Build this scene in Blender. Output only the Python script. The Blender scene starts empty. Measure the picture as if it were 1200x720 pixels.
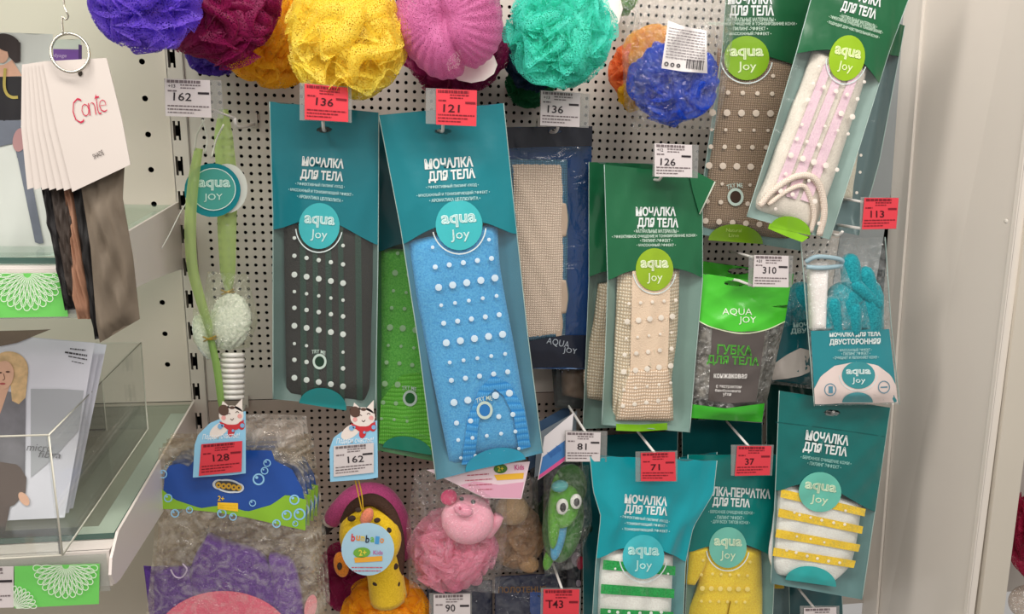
import bpy, math, random
import numpy as np
from mathutils import Vector, Matrix
R_ = math.radians
# ------------------------------------------------------------------ camera
F = 908.1
YAW, PIT, ROL = R_(-9.976), R_(-15.3815), R_(-2.2834)
PITCH = 0.0125                      # peg hole pitch in metres
CAM = np.array([0.2111, -1.195, 1.45])
ZH = 1.45 - 0.0027                  # height of one reference hole row (x = 0 is a hole column)
ZL = ZH - 40.2475 * PITCH           # reference row of the lower board
def rot(a, b, c):
    ca, sa, cb, sb, cc, sc = math.cos(a), math.sin(a), math.cos(b), math.sin(b), math.cos(c), math.sin(c)
    return (np.array([[ca, -sa, 0], [sa, ca, 0], [0, 0, 1]]) @ np.array([[1, 0, 0], [0, cb, -sb], [0, sb, cb]])
            @ np.array([[cc, 0, sc], [0, 1, 0], [-sc, 0, cc]]))
MR = rot(YAW, PIT, ROL)
scene = bpy.context.scene
COL = scene.collection
cd = bpy.data.cameras.new('camera'); cam = bpy.data.objects.new('camera', cd); COL.objects.link(cam)
cd.sensor_width = 36; cd.lens = F * 36 / 1200; cd.clip_start = 0.02
rm = Matrix(((MR[0, 0], MR[0, 2], -MR[0, 1]), (MR[1, 0], MR[1, 2], -MR[1, 1]), (MR[2, 0], MR[2, 2], -MR[2, 1])))
cam.matrix_world = Matrix.Translation(Vector(CAM)) @ rm.to_4x4()
scene.camera = cam
# ------------------------------------------------------------------ light
scene.view_settings.view_transform = 'Standard'; scene.view_settings.look = 'None'
scene.view_settings.exposure = 0.0; scene.view_settings.gamma = 1.0; scene.view_settings.use_curve_mapping = False
wd = bpy.data.worlds.new('shop_air'); scene.world = wd; wd.use_nodes = True
wd.node_tree.nodes['Background'].inputs[0].default_value = (1.0, 0.955, 0.91, 1)
wd.node_tree.nodes['Background'].inputs[1].default_value = 0.40
def lamp(name, loc, aim, sx, sy, power, col=(1, 0.95, 0.89)):
    l = bpy.data.lights.new(name, 'AREA'); l.shape = 'RECTANGLE'; l.size = sx; l.size_y = sy; l.energy = power; l.color = col
    o = bpy.data.objects.new(name, l); COL.objects.link(o); o.location = loc
    o.rotation_euler = (Vector(aim) - Vector(loc)).to_track_quat('-Z', 'Y').to_euler()
    return o
lamp('ceiling_or_fill_light', (0.05, -1.05, 2.60), (0.2, -0.2, 1.3), 2.4, 0.30, 30)
lamp('ceiling_or_fill_light', (0.7, -2.9, 2.95), (0.2, 0, 1.2), 3.2, 0.35, 30)
lamp('ceiling_or_fill_light', (-1.75, -1.3, 2.60), (0.6, -.2, 1.3), 0.35, 2.4, 27)  # added fill lamp on the left, brightens the divider
# ------------------------------------------------------------------ projection helpers
def rays(px, py):
    px = np.asarray(px, float); py = np.asarray(py, float)
    return np.stack([(px - 600) / F, np.ones_like(px), -(py - 360) / F], -1) @ MR.T
def at(px, py, D):                      # point at distance D in front of the peg board
    d = rays(px, py); t = (-np.asarray(D, float) - CAM[1]) / d[..., 1]
    return CAM + d * t[..., None]
def at_x(px, py, X):
    d = rays(px, py); t = (X - CAM[0]) / d[..., 0]; return CAM + d * t[..., None]
def at_z(px, py, Z):
    d = rays(px, py); t = (Z - CAM[2]) / d[..., 2]; return CAM + d * t[..., None]
def proj(P):
    v = (P - CAM) @ MR
    return 600 + F * v[..., 0] / v[..., 1], 360 - F * v[..., 2] / v[..., 1]
def mpp(P):                             # metres per pixel at a point
    return float(((np.asarray(P) - CAM) @ MR)[1]) / F
AX_R, AX_F, AX_U = MR[:, 0], MR[:, 1], MR[:, 2]
# ------------------------------------------------------------------ materials
def lin(c):
    return tuple(((x / 255 / 12.92) if x / 255 <= 0.04045 else ((x / 255 + 0.055) / 1.055) ** 2.4) for x in c) + (1,)
MATS = {}
def node(nt, kind, **kw):
    n = nt.nodes.new(kind)
    for k, v in kw.items():
        if k.startswith('i_'): n.inputs[k[2:].replace('_', ' ')].default_value = v
        else: setattr(n, k, v)
    return n
def new_mat(key):
    m = bpy.data.materials.new(key); m.use_nodes = True
    return m, m.node_tree, m.node_tree.nodes['Principled BSDF']
def coords(nt): return node(nt, 'ShaderNodeTexCoord').outputs['Object']
def plain(col, rough=.45, spec=.5, metal=0, var=0.0, vscale=60, bump=0.0, bscale=300, coat=0, trans=0):
    key = ('plain', tuple(col), rough, spec, metal, var, vscale, bump, bscale, coat, trans)
    if key in MATS: return MATS[key]
    m, nt, b = new_mat('surface'); L = nt.links.new
    b.inputs['Base Color'].default_value = lin(col); b.inputs['Roughness'].default_value = rough
    b.inputs['Specular IOR Level'].default_value = spec; b.inputs['Metallic'].default_value = metal
    b.inputs['Coat Weight'].default_value = coat; b.inputs['Coat Roughness'].default_value = .12
    if var:
        n = node(nt, 'ShaderNodeTexNoise'); n.inputs['Scale'].default_value = vscale; n.inputs['Detail'].default_value = 3
        L(coords(nt), n.inputs['Vector'])
        r = node(nt, 'ShaderNodeMapRange'); r.inputs[1].default_value = .3; r.inputs[2].default_value = .7
        r.inputs[3].default_value = 1 - var; r.inputs[4].default_value = 1 + var; L(n.outputs['Fac'], r.inputs[0])
        h = node(nt, 'ShaderNodeHueSaturation'); h.inputs['Color'].default_value = lin(col); L(r.outputs[0], h.inputs['Value'])
        L(h.outputs[0], b.inputs['Base Color'])
    if bump:
        n2 = node(nt, 'ShaderNodeTexNoise'); n2.inputs['Scale'].default_value = bscale; n2.inputs['Detail'].default_value = 3
        L(coords(nt), n2.inputs['Vector'])
        bp = node(nt, 'ShaderNodeBump'); bp.inputs['Strength'].default_value = bump; bp.inputs['Distance'].default_value = .002
        L(n2.outputs['Fac'], bp.inputs['Height']); L(bp.outputs[0], b.inputs['Normal'])
    if trans:
        t = node(nt, 'ShaderNodeBsdfTranslucent'); t.inputs[0].default_value = lin(col)
        mx = node(nt, 'ShaderNodeMixShader'); mx.inputs[0].default_value = trans
        L(b.outputs[0], mx.inputs[1]); L(t.outputs[0], mx.inputs[2]); L(mx.outputs[0], nt.nodes['Material Output'].inputs[0])
    MATS[key] = m; return m
def printed(col): return plain(col, rough=.34, spec=.45, var=.04, vscale=14, bump=.45, bscale=30, coat=.45)
def ink(col): return plain(col, rough=.5, spec=.3)
def film(tint=(235, 240, 238), haze=.05, gloss=.10, bscale=45, bump=.6, rough=.1):
    key = ('film', tint, haze, gloss, bscale, bump, rough)
    if key in MATS: return MATS[key]
    m, nt, b = new_mat('clear_film'); L = nt.links.new
    nt.nodes.remove(b); out = nt.nodes['Material Output']
    tr = node(nt, 'ShaderNodeBsdfTransparent'); tr.inputs[0].default_value = lin(tint)
    gl = node(nt, 'ShaderNodeBsdfGlossy'); gl.inputs['Roughness'].default_value = rough; gl.inputs[0].default_value = (1, 1, 1, 1)
    df = node(nt, 'ShaderNodeBsdfDiffuse'); df.inputs[0].default_value = lin(tint)
    lw = node(nt, 'ShaderNodeLayerWeight'); lw.inputs[0].default_value = .5
    n = node(nt, 'ShaderNodeTexNoise'); n.inputs['Scale'].default_value = bscale; n.inputs['Detail'].default_value = 4; n.inputs['Distortion'].default_value = 1.2
    L(coords(nt), n.inputs['Vector'])
    bp = node(nt, 'ShaderNodeBump'); bp.inputs['Strength'].default_value = bump; bp.inputs['Distance'].default_value = .01
    L(n.outputs['Fac'], bp.inputs['Height']); L(bp.outputs[0], gl.inputs['Normal'])
    if bump > .8: L(bp.outputs[0], lw.inputs['Normal'])
    mr = node(nt, 'ShaderNodeMapRange'); mr.inputs[3].default_value = gloss * .5; mr.inputs[4].default_value = min(1, gloss * 3)
    pw = node(nt, 'ShaderNodeMath', operation='POWER'); pw.inputs[1].default_value = 3.5; L(lw.outputs['Facing'], pw.inputs[0]); L(pw.outputs[0], mr.inputs[0])
    a = node(nt, 'ShaderNodeMixShader'); a.inputs[0].default_value = haze; L(tr.outputs[0], a.inputs[1]); L(df.outputs[0], a.inputs[2])
    if bump > .8:      # crumpled film: painted noise haze imitates the sheen of creases
        n3 = node(nt, 'ShaderNodeTexNoise'); n3.inputs['Scale'].default_value = bscale * .8; n3.inputs['Detail'].default_value = 5; n3.inputs['Distortion'].default_value = 2.5
        L(coords(nt), n3.inputs['Vector']); m3 = node(nt, 'ShaderNodeMapRange'); m3.inputs[1].default_value = .45; m3.inputs[2].default_value = .75; m3.inputs[3].default_value = haze * .4; m3.inputs[4].default_value = min(.6, haze * 6)
        L(n3.outputs['Fac'], m3.inputs[0]); L(m3.outputs[0], a.inputs[0])
    c = node(nt, 'ShaderNodeMixShader'); L(mr.outputs[0], c.inputs[0]); L(a.outputs[0], c.inputs[1]); L(gl.outputs[0], c.inputs[2])
    L(c.outputs[0], out.inputs[0]); MATS[key] = m; return m
def net(col, col2=None, hole=.16, scale=430, trans=.5):
    """fine nylon netting: two tones, translucent, with tiny see-through meshes"""
    key = ('net', tuple(col), col2, hole, scale, trans)
    if key in MATS: return MATS[key]
    m, nt, b = new_mat('nylon_net'); L = nt.links.new
    co = coords(nt)
    n = node(nt, 'ShaderNodeTexNoise'); n.inputs['Scale'].default_value = 40; n.inputs['Detail'].default_value = 4; L(co, n.inputs['Vector'])
    mx = node(nt, 'ShaderNodeMix', data_type='RGBA'); mx.inputs[6].default_value = lin(col); mx.inputs[7].default_value = lin(col2 or tuple(min(255, x * 1.15 + 12) for x in col))
    L(n.outputs['Fac'], mx.inputs[0]); L(mx.outputs[2], b.inputs['Base Color'])
    b.inputs['Roughness'].default_value = .45; b.inputs['Specular IOR Level'].default_value = .35
    b.inputs['Sheen Weight'].default_value = .15
    v = node(nt, 'ShaderNodeTexVoronoi'); v.inputs['Scale'].default_value = scale; L(co, v.inputs['Vector'])
    bp = node(nt, 'ShaderNodeBump'); bp.inputs['Strength'].default_value = .35; bp.inputs['Distance'].default_value = .001
    L(v.outputs['Distance'], bp.inputs['Height']); L(bp.outputs[0], b.inputs['Normal'])
    t = node(nt, 'ShaderNodeBsdfTranslucent'); L(mx.outputs[2], t.inputs[0])
    ms = node(nt, 'ShaderNodeMixShader'); ms.inputs[0].default_value = trans; L(b.outputs[0], ms.inputs[1]); L(t.outputs[0], ms.inputs[2])
    tp = node(nt, 'ShaderNodeBsdfTransparent')
    ve = node(nt, 'ShaderNodeTexVoronoi', feature='DISTANCE_TO_EDGE'); ve.inputs['Scale'].default_value = scale; L(co, ve.inputs['Vector'])
    lt = node(nt, 'ShaderNodeMath', operation='GREATER_THAN'); L(ve.outputs['Distance'], lt.inputs[0]); lt.inputs[1].default_value = hole
    m2 = node(nt, 'ShaderNodeMixShader'); L(lt.outputs[0], m2.inputs[0]); L(ms.outputs[0], m2.inputs[1]); L(tp.outputs[0], m2.inputs[2])
    L(m2.outputs[0], nt.nodes['Material Output'].inputs[0]); MATS[key] = m; return m
def knit(col, col2, sx=330, sz=330, bump=.6, rough=.9):
    """looped yarn: crossing waves give rows of stitches"""
    key = ('knit', tuple(col), tuple(col2), sx, sz, bump)
    if key in MATS: return MATS[key]
    m, nt, b = new_mat('knitted_yarn'); L = nt.links.new; co = coords(nt)
    w1 = node(nt, 'ShaderNodeTexWave', bands_direction='X'); w1.inputs['Scale'].default_value = sx / 6.283; w1.inputs['Distortion'].default_value = 1.5; w1.inputs['Detail'].default_value = 1
    w2 = node(nt, 'ShaderNodeTexWave', bands_direction='Z'); w2.inputs['Scale'].default_value = sz / 6.283; w2.inputs['Distortion'].default_value = 2.5; w2.inputs['Detail'].default_value = 1
    L(co, w1.inputs['Vector']); L(co, w2.inputs['Vector'])
    mu = node(nt, 'ShaderNodeMath', operation='MULTIPLY'); L(w1.outputs['Fac'], mu.inputs[0]); L(w2.outputs['Fac'], mu.inputs[1])
    mx = node(nt, 'ShaderNodeMix', data_type='RGBA'); mx.inputs[6].default_value = lin(col2); mx.inputs[7].default_value = lin(col)
    mr = node(nt, 'ShaderNodeMapRange'); mr.inputs[1].default_value = 0; mr.inputs[2].default_value = .3; L(mu.outputs[0], mr.inputs[0])
    L(mr.outputs[0], mx.inputs[0]); L(mx.outputs[2], b.inputs['Base Color'])
    bp = node(nt, 'ShaderNodeBump'); bp.inputs['Strength'].default_value = bump; bp.inputs['Distance'].default_value = .0015
    L(mu.outputs[0], bp.inputs['Height']); L(bp.outputs[0], b.inputs['Normal'])
    b.inputs['Roughness'].default_value = rough; b.inputs['Specular IOR Level'].default_value = .15
    MATS[key] = m; return m
def terry(col, col2): return plain2(col, col2, 420, .4)
def plain2(col, col2, scale, bump):
    key = ('terry', tuple(col), tuple(col2), scale)
    if key in MATS: return MATS[key]
    m, nt, b = new_mat('terry_cloth'); L = nt.links.new; co = coords(nt)
    n = node(nt, 'ShaderNodeTexNoise'); n.inputs['Scale'].default_value = scale; n.inputs['Detail'].default_value = 2; L(co, n.inputs['Vector'])
    mr = node(nt, 'ShaderNodeMapRange'); mr.inputs[1].default_value = .3; mr.inputs[2].default_value = .7; L(n.outputs['Fac'], mr.inputs[0])
    mx = node(nt, 'ShaderNodeMix', data_type='RGBA'); mx.inputs[6].default_value = lin(col2); mx.inputs[7].default_value = lin(col)
    L(mr.outputs[0], mx.inputs[0]); L(mx.outputs[2], b.inputs['Base Color'])
    bp = node(nt, 'ShaderNodeBump'); bp.inputs['Strength'].default_value = bump; bp.inputs['Distance'].default_value = .0015
    L(n.outputs['Fac'], bp.inputs['Height']); L(bp.outputs[0], b.inputs['Normal'])
    b.inputs['Roughness'].default_value = .9; b.inputs['Specular IOR Level'].default_value = .15; b.inputs['Sheen Weight'].default_value = .2
    MATS[key] = m; return m
# ------------------------------------------------------------------ object helpers
ORG = {}
def thing(name, label, cat, loc, group=None):
    o = bpy.data.objects.new(name, None); COL.objects.link(o); o.empty_display_size = .02
    o.location = Vector([float(x) for x in loc]); ORG[o.name] = np.array(loc, float)
    o['label'] = label; o['category'] = cat
    if group: o['group'] = group
    return o
def mk(name, vf, mat, parent=None, smooth=True, label=None):
    """one mesh object from (verts, faces) in world coordinates"""
    v, f = vf; v = np.asarray(v, float).reshape(-1, 3)
    org = ORG[parent.name] if parent else v.mean(0)
    me = bpy.data.meshes.new(name); me.from_pydata((v - org).tolist(), [], f if isinstance(f, list) else f.tolist())
    mats = mat if isinstance(mat, (list, tuple)) else [mat]
    for m in mats: me.materials.append(m)
    if smooth: me.polygons.foreach_set('use_smooth', [True] * len(me.polygons))
    me.update()
    o = bpy.data.objects.new(name, me); COL.objects.link(o)
    ORG[o.name] = org
    if parent: o.parent = parent
    else: o.location = Vector(org)
    if label: o['label'] = label
    return o
def tag(o, label, cat, group=None):
    o['label'] = label; o['category'] = cat
    if group: o['group'] = group
    return o
def struct(o): o['kind'] = 'structure'; return o
def join(*parts):
    V, Fc, n = [], [], 0
    for v, f in parts:
        v = np.asarray(v, float).reshape(-1, 3); V.append(v)
        Fc += [[i + n for i in q] for q in (f if isinstance(f, list) else f.tolist())]; n += len(v)
    return np.concatenate(V), Fc
def gridfaces(nr, nc, flip=False, off=0):
    i = np.arange((nr - 1) * (nc - 1)); r, c = i // (nc - 1), i % (nc - 1); a = r * nc + c + off
    q = np.stack([a, a + nc, a + nc + 1, a + 1], 1)
    return (q[:, ::-1] if flip else q).tolist()
def box(x0, x1, y0, y1, z0, z1):
    v = [(x, y, z) for x in (x0, x1) for y in (y0, y1) for z in (z0, z1)]
    return np.array(v, float), [[0, 1, 3, 2], [4, 6, 7, 5], [0, 4, 5, 1], [2, 3, 7, 6], [0, 2, 6, 4], [1, 5, 7, 3]]
def prism(pts, vec):
    """polygon (n,3) extruded along vec"""
    p = np.asarray(pts, float); n = len(p); v = np.concatenate([p, p + np.asarray(vec, float)])
    return v, [list(range(n))[::-1], list(range(n, 2 * n))] + [[i, (i + 1) % n, n + (i + 1) % n, n + i] for i in range(n)]
def smooth_path(p, n=8):
    p = np.asarray(p, float)
    if len(p) < 3: return p
    q = np.concatenate([[2 * p[0] - p[1]], p, [2 * p[-1] - p[-2]]]); out = []
    for i in range(1, len(q) - 2):
        for t in np.linspace(0, 1, n, endpoint=False):
            a, b, c, d = q[i - 1], q[i], q[i + 1], q[i + 2]
            out.append(.5 * (2 * b + (c - a) * t + (2 * a - 5 * b + 4 * c - d) * t * t + (3 * b - a - 3 * c + d) * t ** 3))
    out.append(p[-1]); return np.array(out)
def tube(path, r, k=8, sm=0, closed=False, flat=1.0):
    p = np.asarray(path, float)
    r = np.asarray(r, float) if np.ndim(r) else np.full(len(p), float(r))
    if sm and len(p) > 2:
        t0 = np.linspace(0, 1, len(p)); p2 = smooth_path(p, sm); r = np.interp(np.linspace(0, 1, len(p2)), t0, r); p = p2
    n = len(p); T = np.gradient(p, axis=0)
    if closed: T = np.roll(p, -1, 0) - np.roll(p, 1, 0)
    T /= np.linalg.norm(T, axis=1)[:, None] + 1e-12
    ref = np.array([0.13, 0.97, 0.21]); V = []
    for i in range(n):
        a = np.cross(T[i], ref); a /= np.linalg.norm(a) + 1e-9; b = np.cross(T[i], a)
        for j in range(k):
            th = 2 * math.pi * j / k
            V.append(p[i] + r[i] * (math.cos(th) * a + flat * math.sin(th) * b))
    Fc = []
    for i in range(n if closed else n - 1):
        for j in range(k):
            i2 = (i + 1) % n
            Fc.append([i * k + j, i * k + (j + 1) % k, i2 * k + (j + 1) % k, i2 * k + j])
    if not closed: Fc += [list(range(k))[::-1], [(n - 1) * k + j for j in range(k)]]
    return np.array(V), Fc
def ell(c, ax, ay, az, nu=24, nv=14, fn=None):
    c = np.asarray(c, float); V = []
    for i in range(nv + 1):
        ph = math.pi * i / nv
        for j in range(nu):
            th = 2 * math.pi * j / nu
            d = (math.sin(ph) * math.cos(th), math.cos(ph), math.sin(ph) * math.sin(th))
            s = fn(d) if fn else 1
            V.append(c + s * (d[0] * ax + d[1] * ay + d[2] * az))
    Fc = [[i * nu + j, i * nu + (j + 1) % nu, (i + 1) * nu + (j + 1) % nu, (i + 1) * nu + j] for i in range(nv) for j in range(nu)]
    return np.array(V), Fc
def ell_px(cx, cy, D, rx, ry, rd=None, ang=0, nu=24, nv=14, fn=None):
    """ellipsoid whose silhouette is rx by ry pixels, rd pixels deep"""
    c = at(cx, cy, D); s = mpp(c); a = R_(ang); rd = rd or min(rx, ry)
    x = (math.cos(a) * AX_R - math.sin(a) * AX_U); y = (math.sin(a) * AX_R + math.cos(a) * AX_U)
    return ell(c, x * rx * s, y * ry * s, -AX_F * rd * s, nu, nv, fn)
# ------------------------------------------------------------------ lettering
GLY = {}
def glyphs(s, bold=0.0, outline=0.0, res=2, shear=0.0):
    key = (s, bold, outline, res, shear)
    if key in GLY: return GLY[key]
    cu = bpy.data.curves.new('lettering', 'FONT'); cu.body = s; cu.resolution_u = res; cu.offset = bold; cu.shear = shear
    if outline:
        cu.fill_mode = 'NONE'; cu.bevel_depth = outline; cu.bevel_resolution = 0
    ob = bpy.data.objects.new('lettering', cu); COL.objects.link(ob)
    me = bpy.data.meshes.new_from_object(ob.evaluated_get(bpy.context.evaluated_depsgraph_get()))
    v = np.zeros(len(me.vertices) * 3); me.vertices.foreach_get('co', v); v = v.reshape(-1, 3)
    f = [list(p.vertices) for p in me.polygons]
    bpy.data.objects.remove(ob); bpy.data.curves.remove(cu); bpy.data.meshes.remove(me)
    if len(v):
        lo, hi = v.min(0), v.max(0); v = (v - (lo + hi) / 2) / np.maximum(hi - lo, 1e-6)
    GLY[key] = (v, f); return v, f
# ------------------------------------------------------------------ sheets: curved surfaces that carry prints
class Sheet:
    def __init__(s, L, R, D, bulge=.008, crink=.0008, seed=1, pillow=False, back=.016):
        D = D if np.ndim(D) else (D, D)
        def side(P):
            P = np.asarray(P, float); l = np.r_[0, np.cumsum(np.hypot(*np.diff(P, axis=0).T))]; t = l / l[-1]
            return t, at(P[:, 0], P[:, 1], D[0] + (D[1] - D[0]) * t)
        s.tl, s.PL = side(L); s.tr, s.PR = side(R)
        n = np.cross(s.PR[0] - s.PL[0], s.PL[-1] - s.PL[0]); n /= np.linalg.norm(n)
        s.n = n if n[1] < 0 else -n
        s.bulge, s.crink, s.pillow, s.backd = bulge, crink, pillow, back
        rs = np.random.RandomState(seed)
        s.k = rs.uniform(-1, 1, (7, 2)) * np.array([16, 20]); s.ph = rs.uniform(0, 6.28, 7)
        s.org = (s.PL[-1] + s.PR[-1]) / 2
    @staticmethod
    def _ip(t, T, P):
        o = np.stack([np.interp(t, T, P[:, i]) for i in range(3)], -1)
        lo = t < 0; hi = t > 1
        if lo.any(): o[lo] = P[0] + (t[lo] / T[1])[..., None] * (P[1] - P[0])
        if hi.any(): o[hi] = P[-1] + ((t[hi] - 1) / (1 - T[-2]))[..., None] * (P[-1] - P[-2])
        return o
    def h(s, u, v):
        uc = np.clip(u, 0, 1); vc = np.clip(v, 0, 1); e = 4 * uc * (1 - uc)
        if s.pillow: g = np.sqrt(e) * np.sqrt(4 * vc * (1 - vc))
        else:
            a = np.clip((vc - .05) / .3, 0, 1); a = a * a * (3 - 2 * a); b = np.clip((1 - vc) / .08, 0, 1); g = e ** .6 * a * b
        w = 0
        for i in range(7):
            q = np.sin(s.k[i, 0] * uc + s.k[i, 1] * vc + s.ph[i]); w = w + (q if i < 4 else 1.4 * (1 - 2 * np.abs(q)))
        return s.bulge * g + s.crink * w * .35 * np.minimum(1, e * 4)
    def P(s, u, v, w=0., hs=1.):
        u = np.asarray(u, float); v = np.asarray(v, float); u, v = np.broadcast_arrays(u, v)
        l = s._ip(v, s.tl, s.PL); r = s._ip(v, s.tr, s.PR)
        return l + (r - l) * u[..., None] + s.n * (s.h(u, v) * hs + w)[..., None]
    def uv(s, px, py, w=0.):
        px = np.asarray(px, float); py = np.asarray(py, float); u = np.full(px.shape, .5); v = np.full(px.shape, .5); e = 1e-4
        for _ in range(9):
            x, y = proj(s.P(u, v, w)); xu, yu = proj(s.P(u + e, v, w)); xv, yv = proj(s.P(u, v + e, w))
            a, b, c, d = (xu - x) / e, (xv - x) / e, (yu - y) / e, (yv - y) / e; det = a * d - b * c
            rx, ry = px - x, py - y
            u = u + np.clip((d * rx - b * ry) / det, -.4, .4); v = v + np.clip((-c * rx + a * ry) / det, -.4, .4)
        return u, v
    def pt(s, px, py, w=0.):
        u, v = s.uv(px, py, w); return s.P(u, v, w)
    # closed bag: front face index 0, back face index 1
    def bag(s, nu=26, nv=40, hole=None, front_only=False):
        U, V = np.meshgrid(np.linspace(0, 1, nu), np.linspace(0, 1, nv))
        A = s.P(U, V, 0); e = 4 * U * (1 - U); g = np.minimum(1, e * 2.2) * np.minimum(1, np.minimum(V, 1 - V) * 14)
        B = s.P(U, V, -s.backd * g, 0)
        fa, fb = gridfaces(nv, nu), gridfaces(nv, nu, True, nu * nv)
        VV = np.concatenate([A.reshape(-1, 3), B.reshape(-1, 3)])
        if hole: fa = s._cut(VV, fa, hole); fb = s._cut(VV, fb, hole)
        return VV, fa, fb
    def _cut(s, V, faces, hole):
        cx, cy, rx, ry = hole; x, y = proj(V); out = []
        for f in faces:
            mx, my = x[f].mean(), y[f].mean()
            if ((mx - cx) / (rx * .93)) ** 2 + ((my - cy) / (ry * .93)) ** 2 > 1: out.append(f)
        return out
    def area(s, top, bot, nu=24, nv=16, w=.001, hole=None):
        """printed area between two pixel curves (lists of points, left to right)"""
        top = np.asarray(top, float); bot = np.asarray(bot, float); t = np.linspace(0, 1, nu)
        def rs(P):
            l = np.r_[0, np.cumsum(np.hypot(*np.diff(P, axis=0).T))]; l /= l[-1]
            return np.stack([np.interp(t, l, P[:, 0]), np.interp(t, l, P[:, 1])], 1)
        a, b = rs(top), rs(bot); q = np.linspace(0, 1, nv)[:, None, None]; g = a[None] * (1 - q) + b[None] * q
        V = s.pt(g[..., 0], g[..., 1], w).reshape(-1, 3); f = gridfaces(nv, nu)
        if hole: f = s._cut(V, f, hole)
        return V, f
    def header(s, arch, nu=30, nv=34, w=.001, hole=None, v0=0.0):
        a = np.asarray(arch, float); au, av = s.uv(a[:, 0], a[:, 1]); o = np.argsort(au); t = np.linspace(0, 1, nu)
        # smooth the arch
        vf = np.interp(t, au[o], av[o]); vf = np.convolve(np.r_[vf[0], vf[0], vf, vf[-1], vf[-1]], np.ones(5) / 5, 'valid')
        q = np.linspace(0, 1, nv)[:, None]; V_ = v0 + q * (vf[None] - v0); U_ = np.broadcast_to(t[None], V_.shape)
        if hole:      # extra rows around the hole
            hu, hv = s.uv(np.array([hole[0]] * 3), np.array([hole[1] - hole[3], hole[1], hole[1] + hole[3]]))
            hu2, _ = s.uv(np.array([hole[0] - hole[2], hole[0] + hole[2]]), np.array([hole[1]] * 2))
            vm = float(vf.mean()); rows = np.unique(np.r_[np.linspace(v0, vm, nv), np.linspace(hv[0] - .004, hv[2] + .004, 9)]) 
            cols = np.unique(np.r_[t, np.linspace(hu2[0] - .01, hu2[1] + .01, 22)])
            vfc = np.interp(cols, t, vf); q = ((rows - v0) / (vm - v0))[:, None]; V_ = v0 + q * (vfc[None] - v0)
            # keep rows straight near the top so the slot stays clean
            V_ = np.where(q < .5, rows[:, None] + 0 * V_, V_); U_ = np.broadcast_to(cols[None], V_.shape)
        P = s.P(U_, V_, w); nr, nc = V_.shape; f = gridfaces(nr, nc); P = P.reshape(-1, 3)
        if hole: f = s._cut(P, f, hole)
        return P, f
    def disc(s, cx, cy, rx, ry=None, ang=0, w=.0016, n=32, rings=4, a0=0, a1=360, r0=0.0):
        ry = ry or rx; a = R_(ang); full = abs(a1 - a0) >= 360
        th = np.radians(np.linspace(a0, a1, n + 1)); rr = np.linspace(r0, 1, rings + 1)[:, None]
        X = rr * rx * np.cos(th)[None]; Y = rr * ry * np.sin(th)[None]
        px = cx + X * math.cos(a) - Y * math.sin(a); py = cy + X * math.sin(a) + Y * math.cos(a)
        return s.pt(px, py, w).reshape(-1, 3), gridfaces(rings + 1, n + 1)
    def dome(s, cx, cy, rx, ry, ang=0, w=.0014, base=None):
        """half disc standing on the line through its centre"""
        return s.disc(cx, cy, rx, ry, ang, w, n=28, rings=6, a0=180, a1=360)
    def text(s, st, cx, cy, W, H, ang=0, w=.0022, bold=.0, outline=0, res=2, shear=0, bend=0):
        v, f = glyphs(st, bold, outline, res, shear)
        if not len(v): return np.zeros((0, 3)), []
        a = R_(ang); X = v[:, 0] * W; Y = -v[:, 1] * H + bend * (v[:, 0] * 2) ** 2
        return s.pt(cx + X * math.cos(a) - Y * math.sin(a), cy + X * math.sin(a) + Y * math.cos(a), w) + s.n * (v[:, 2:3] * .0006), f
    def bars(s, rows, w=.0022, seed=0, gap=.8):
        """rows (x0, y0, x1, y1, height): lines of print too small to read, as broken dashes"""
        rs = random.Random(seed); out = []
        for x0, y0, x1, y1, hh in rows:
            Ln = math.hypot(x1 - x0, y1 - y0); t = 0.0
            while t < Ln:
                l = min(rs.uniform(1.2, 5.0), Ln - t)
                a, b = t / Ln, (t + l) / Ln
                xs = [x0 + (x1 - x0) * a, x0 + (x1 - x0) * b]; ys = [y0 + (y1 - y0) * a, y0 + (y1 - y0) * b]
                out.append((s.pt([xs[0], xs[1], xs[1], xs[0]], [ys[0], ys[1], ys[1] + hh, ys[0] + hh], w), [[0, 3, 2, 1]]))
                t += l + gap
        return join(*out)
    def stroke(s, pts, width, w=.0018, sm=6):
        p = smooth_path([(x, y, 0) for x, y in pts], sm)[:, :2]; T = np.gradient(p, axis=0); T /= np.linalg.norm(T, axis=1)[:, None] + 1e-9
        N = np.stack([-T[:, 1], T[:, 0]], 1) * width / 2; a, b = p + N, p - N
        V = np.stack([s.pt(a[:, 0], a[:, 1], w), s.pt(b[:, 0], b[:, 1], w)], 1).reshape(-1, 3)
        return V, gridfaces(len(p), 2)
    def body(s, left, right, front=-.0012, back=-.013, ns=16, nt=44, drop=.010, lump=.0, seed=3):
        """stuffed cloth inside the bag between two pixel edges"""
        def rs(P):
            P = np.asarray(P, float)
            if len(P) > 2: P = smooth_path(np.c_[P, 0 * P[:, 0]], 8)[:, :2]
            l = np.r_[0, np.cumsum(np.hypot(*np.diff(P, axis=0).T))]; l /= l[-1]; t = np.linspace(0, 1, nt)
            return np.stack([np.interp(t, l, P[:, 0]), np.interp(t, l, P[:, 1])], 1)
        a, b = rs(left), rs(right); q = np.linspace(0, 1, ns)[None, :, None]; g = a[:, None] * (1 - q) + b[:, None] * q
        u, v = s.uv(g[..., 0], g[..., 1], front)
        S_, T_ = np.meshgrid(np.linspace(-1, 1, ns), np.linspace(-1, 1, nt))
        r = np.random.RandomState(seed); wv = sum(np.sin(r.uniform(2, 7) * S_ + r.uniform(3, 12) * T_ + r.uniform(0, 6)) for _ in range(4)) / 4
        A = s.P(u, v, front - drop * np.maximum(np.abs(S_) ** 6, np.abs(T_) ** 22) + lump * (wv - 1)); B = s.P(u, v, back, 0)
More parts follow.
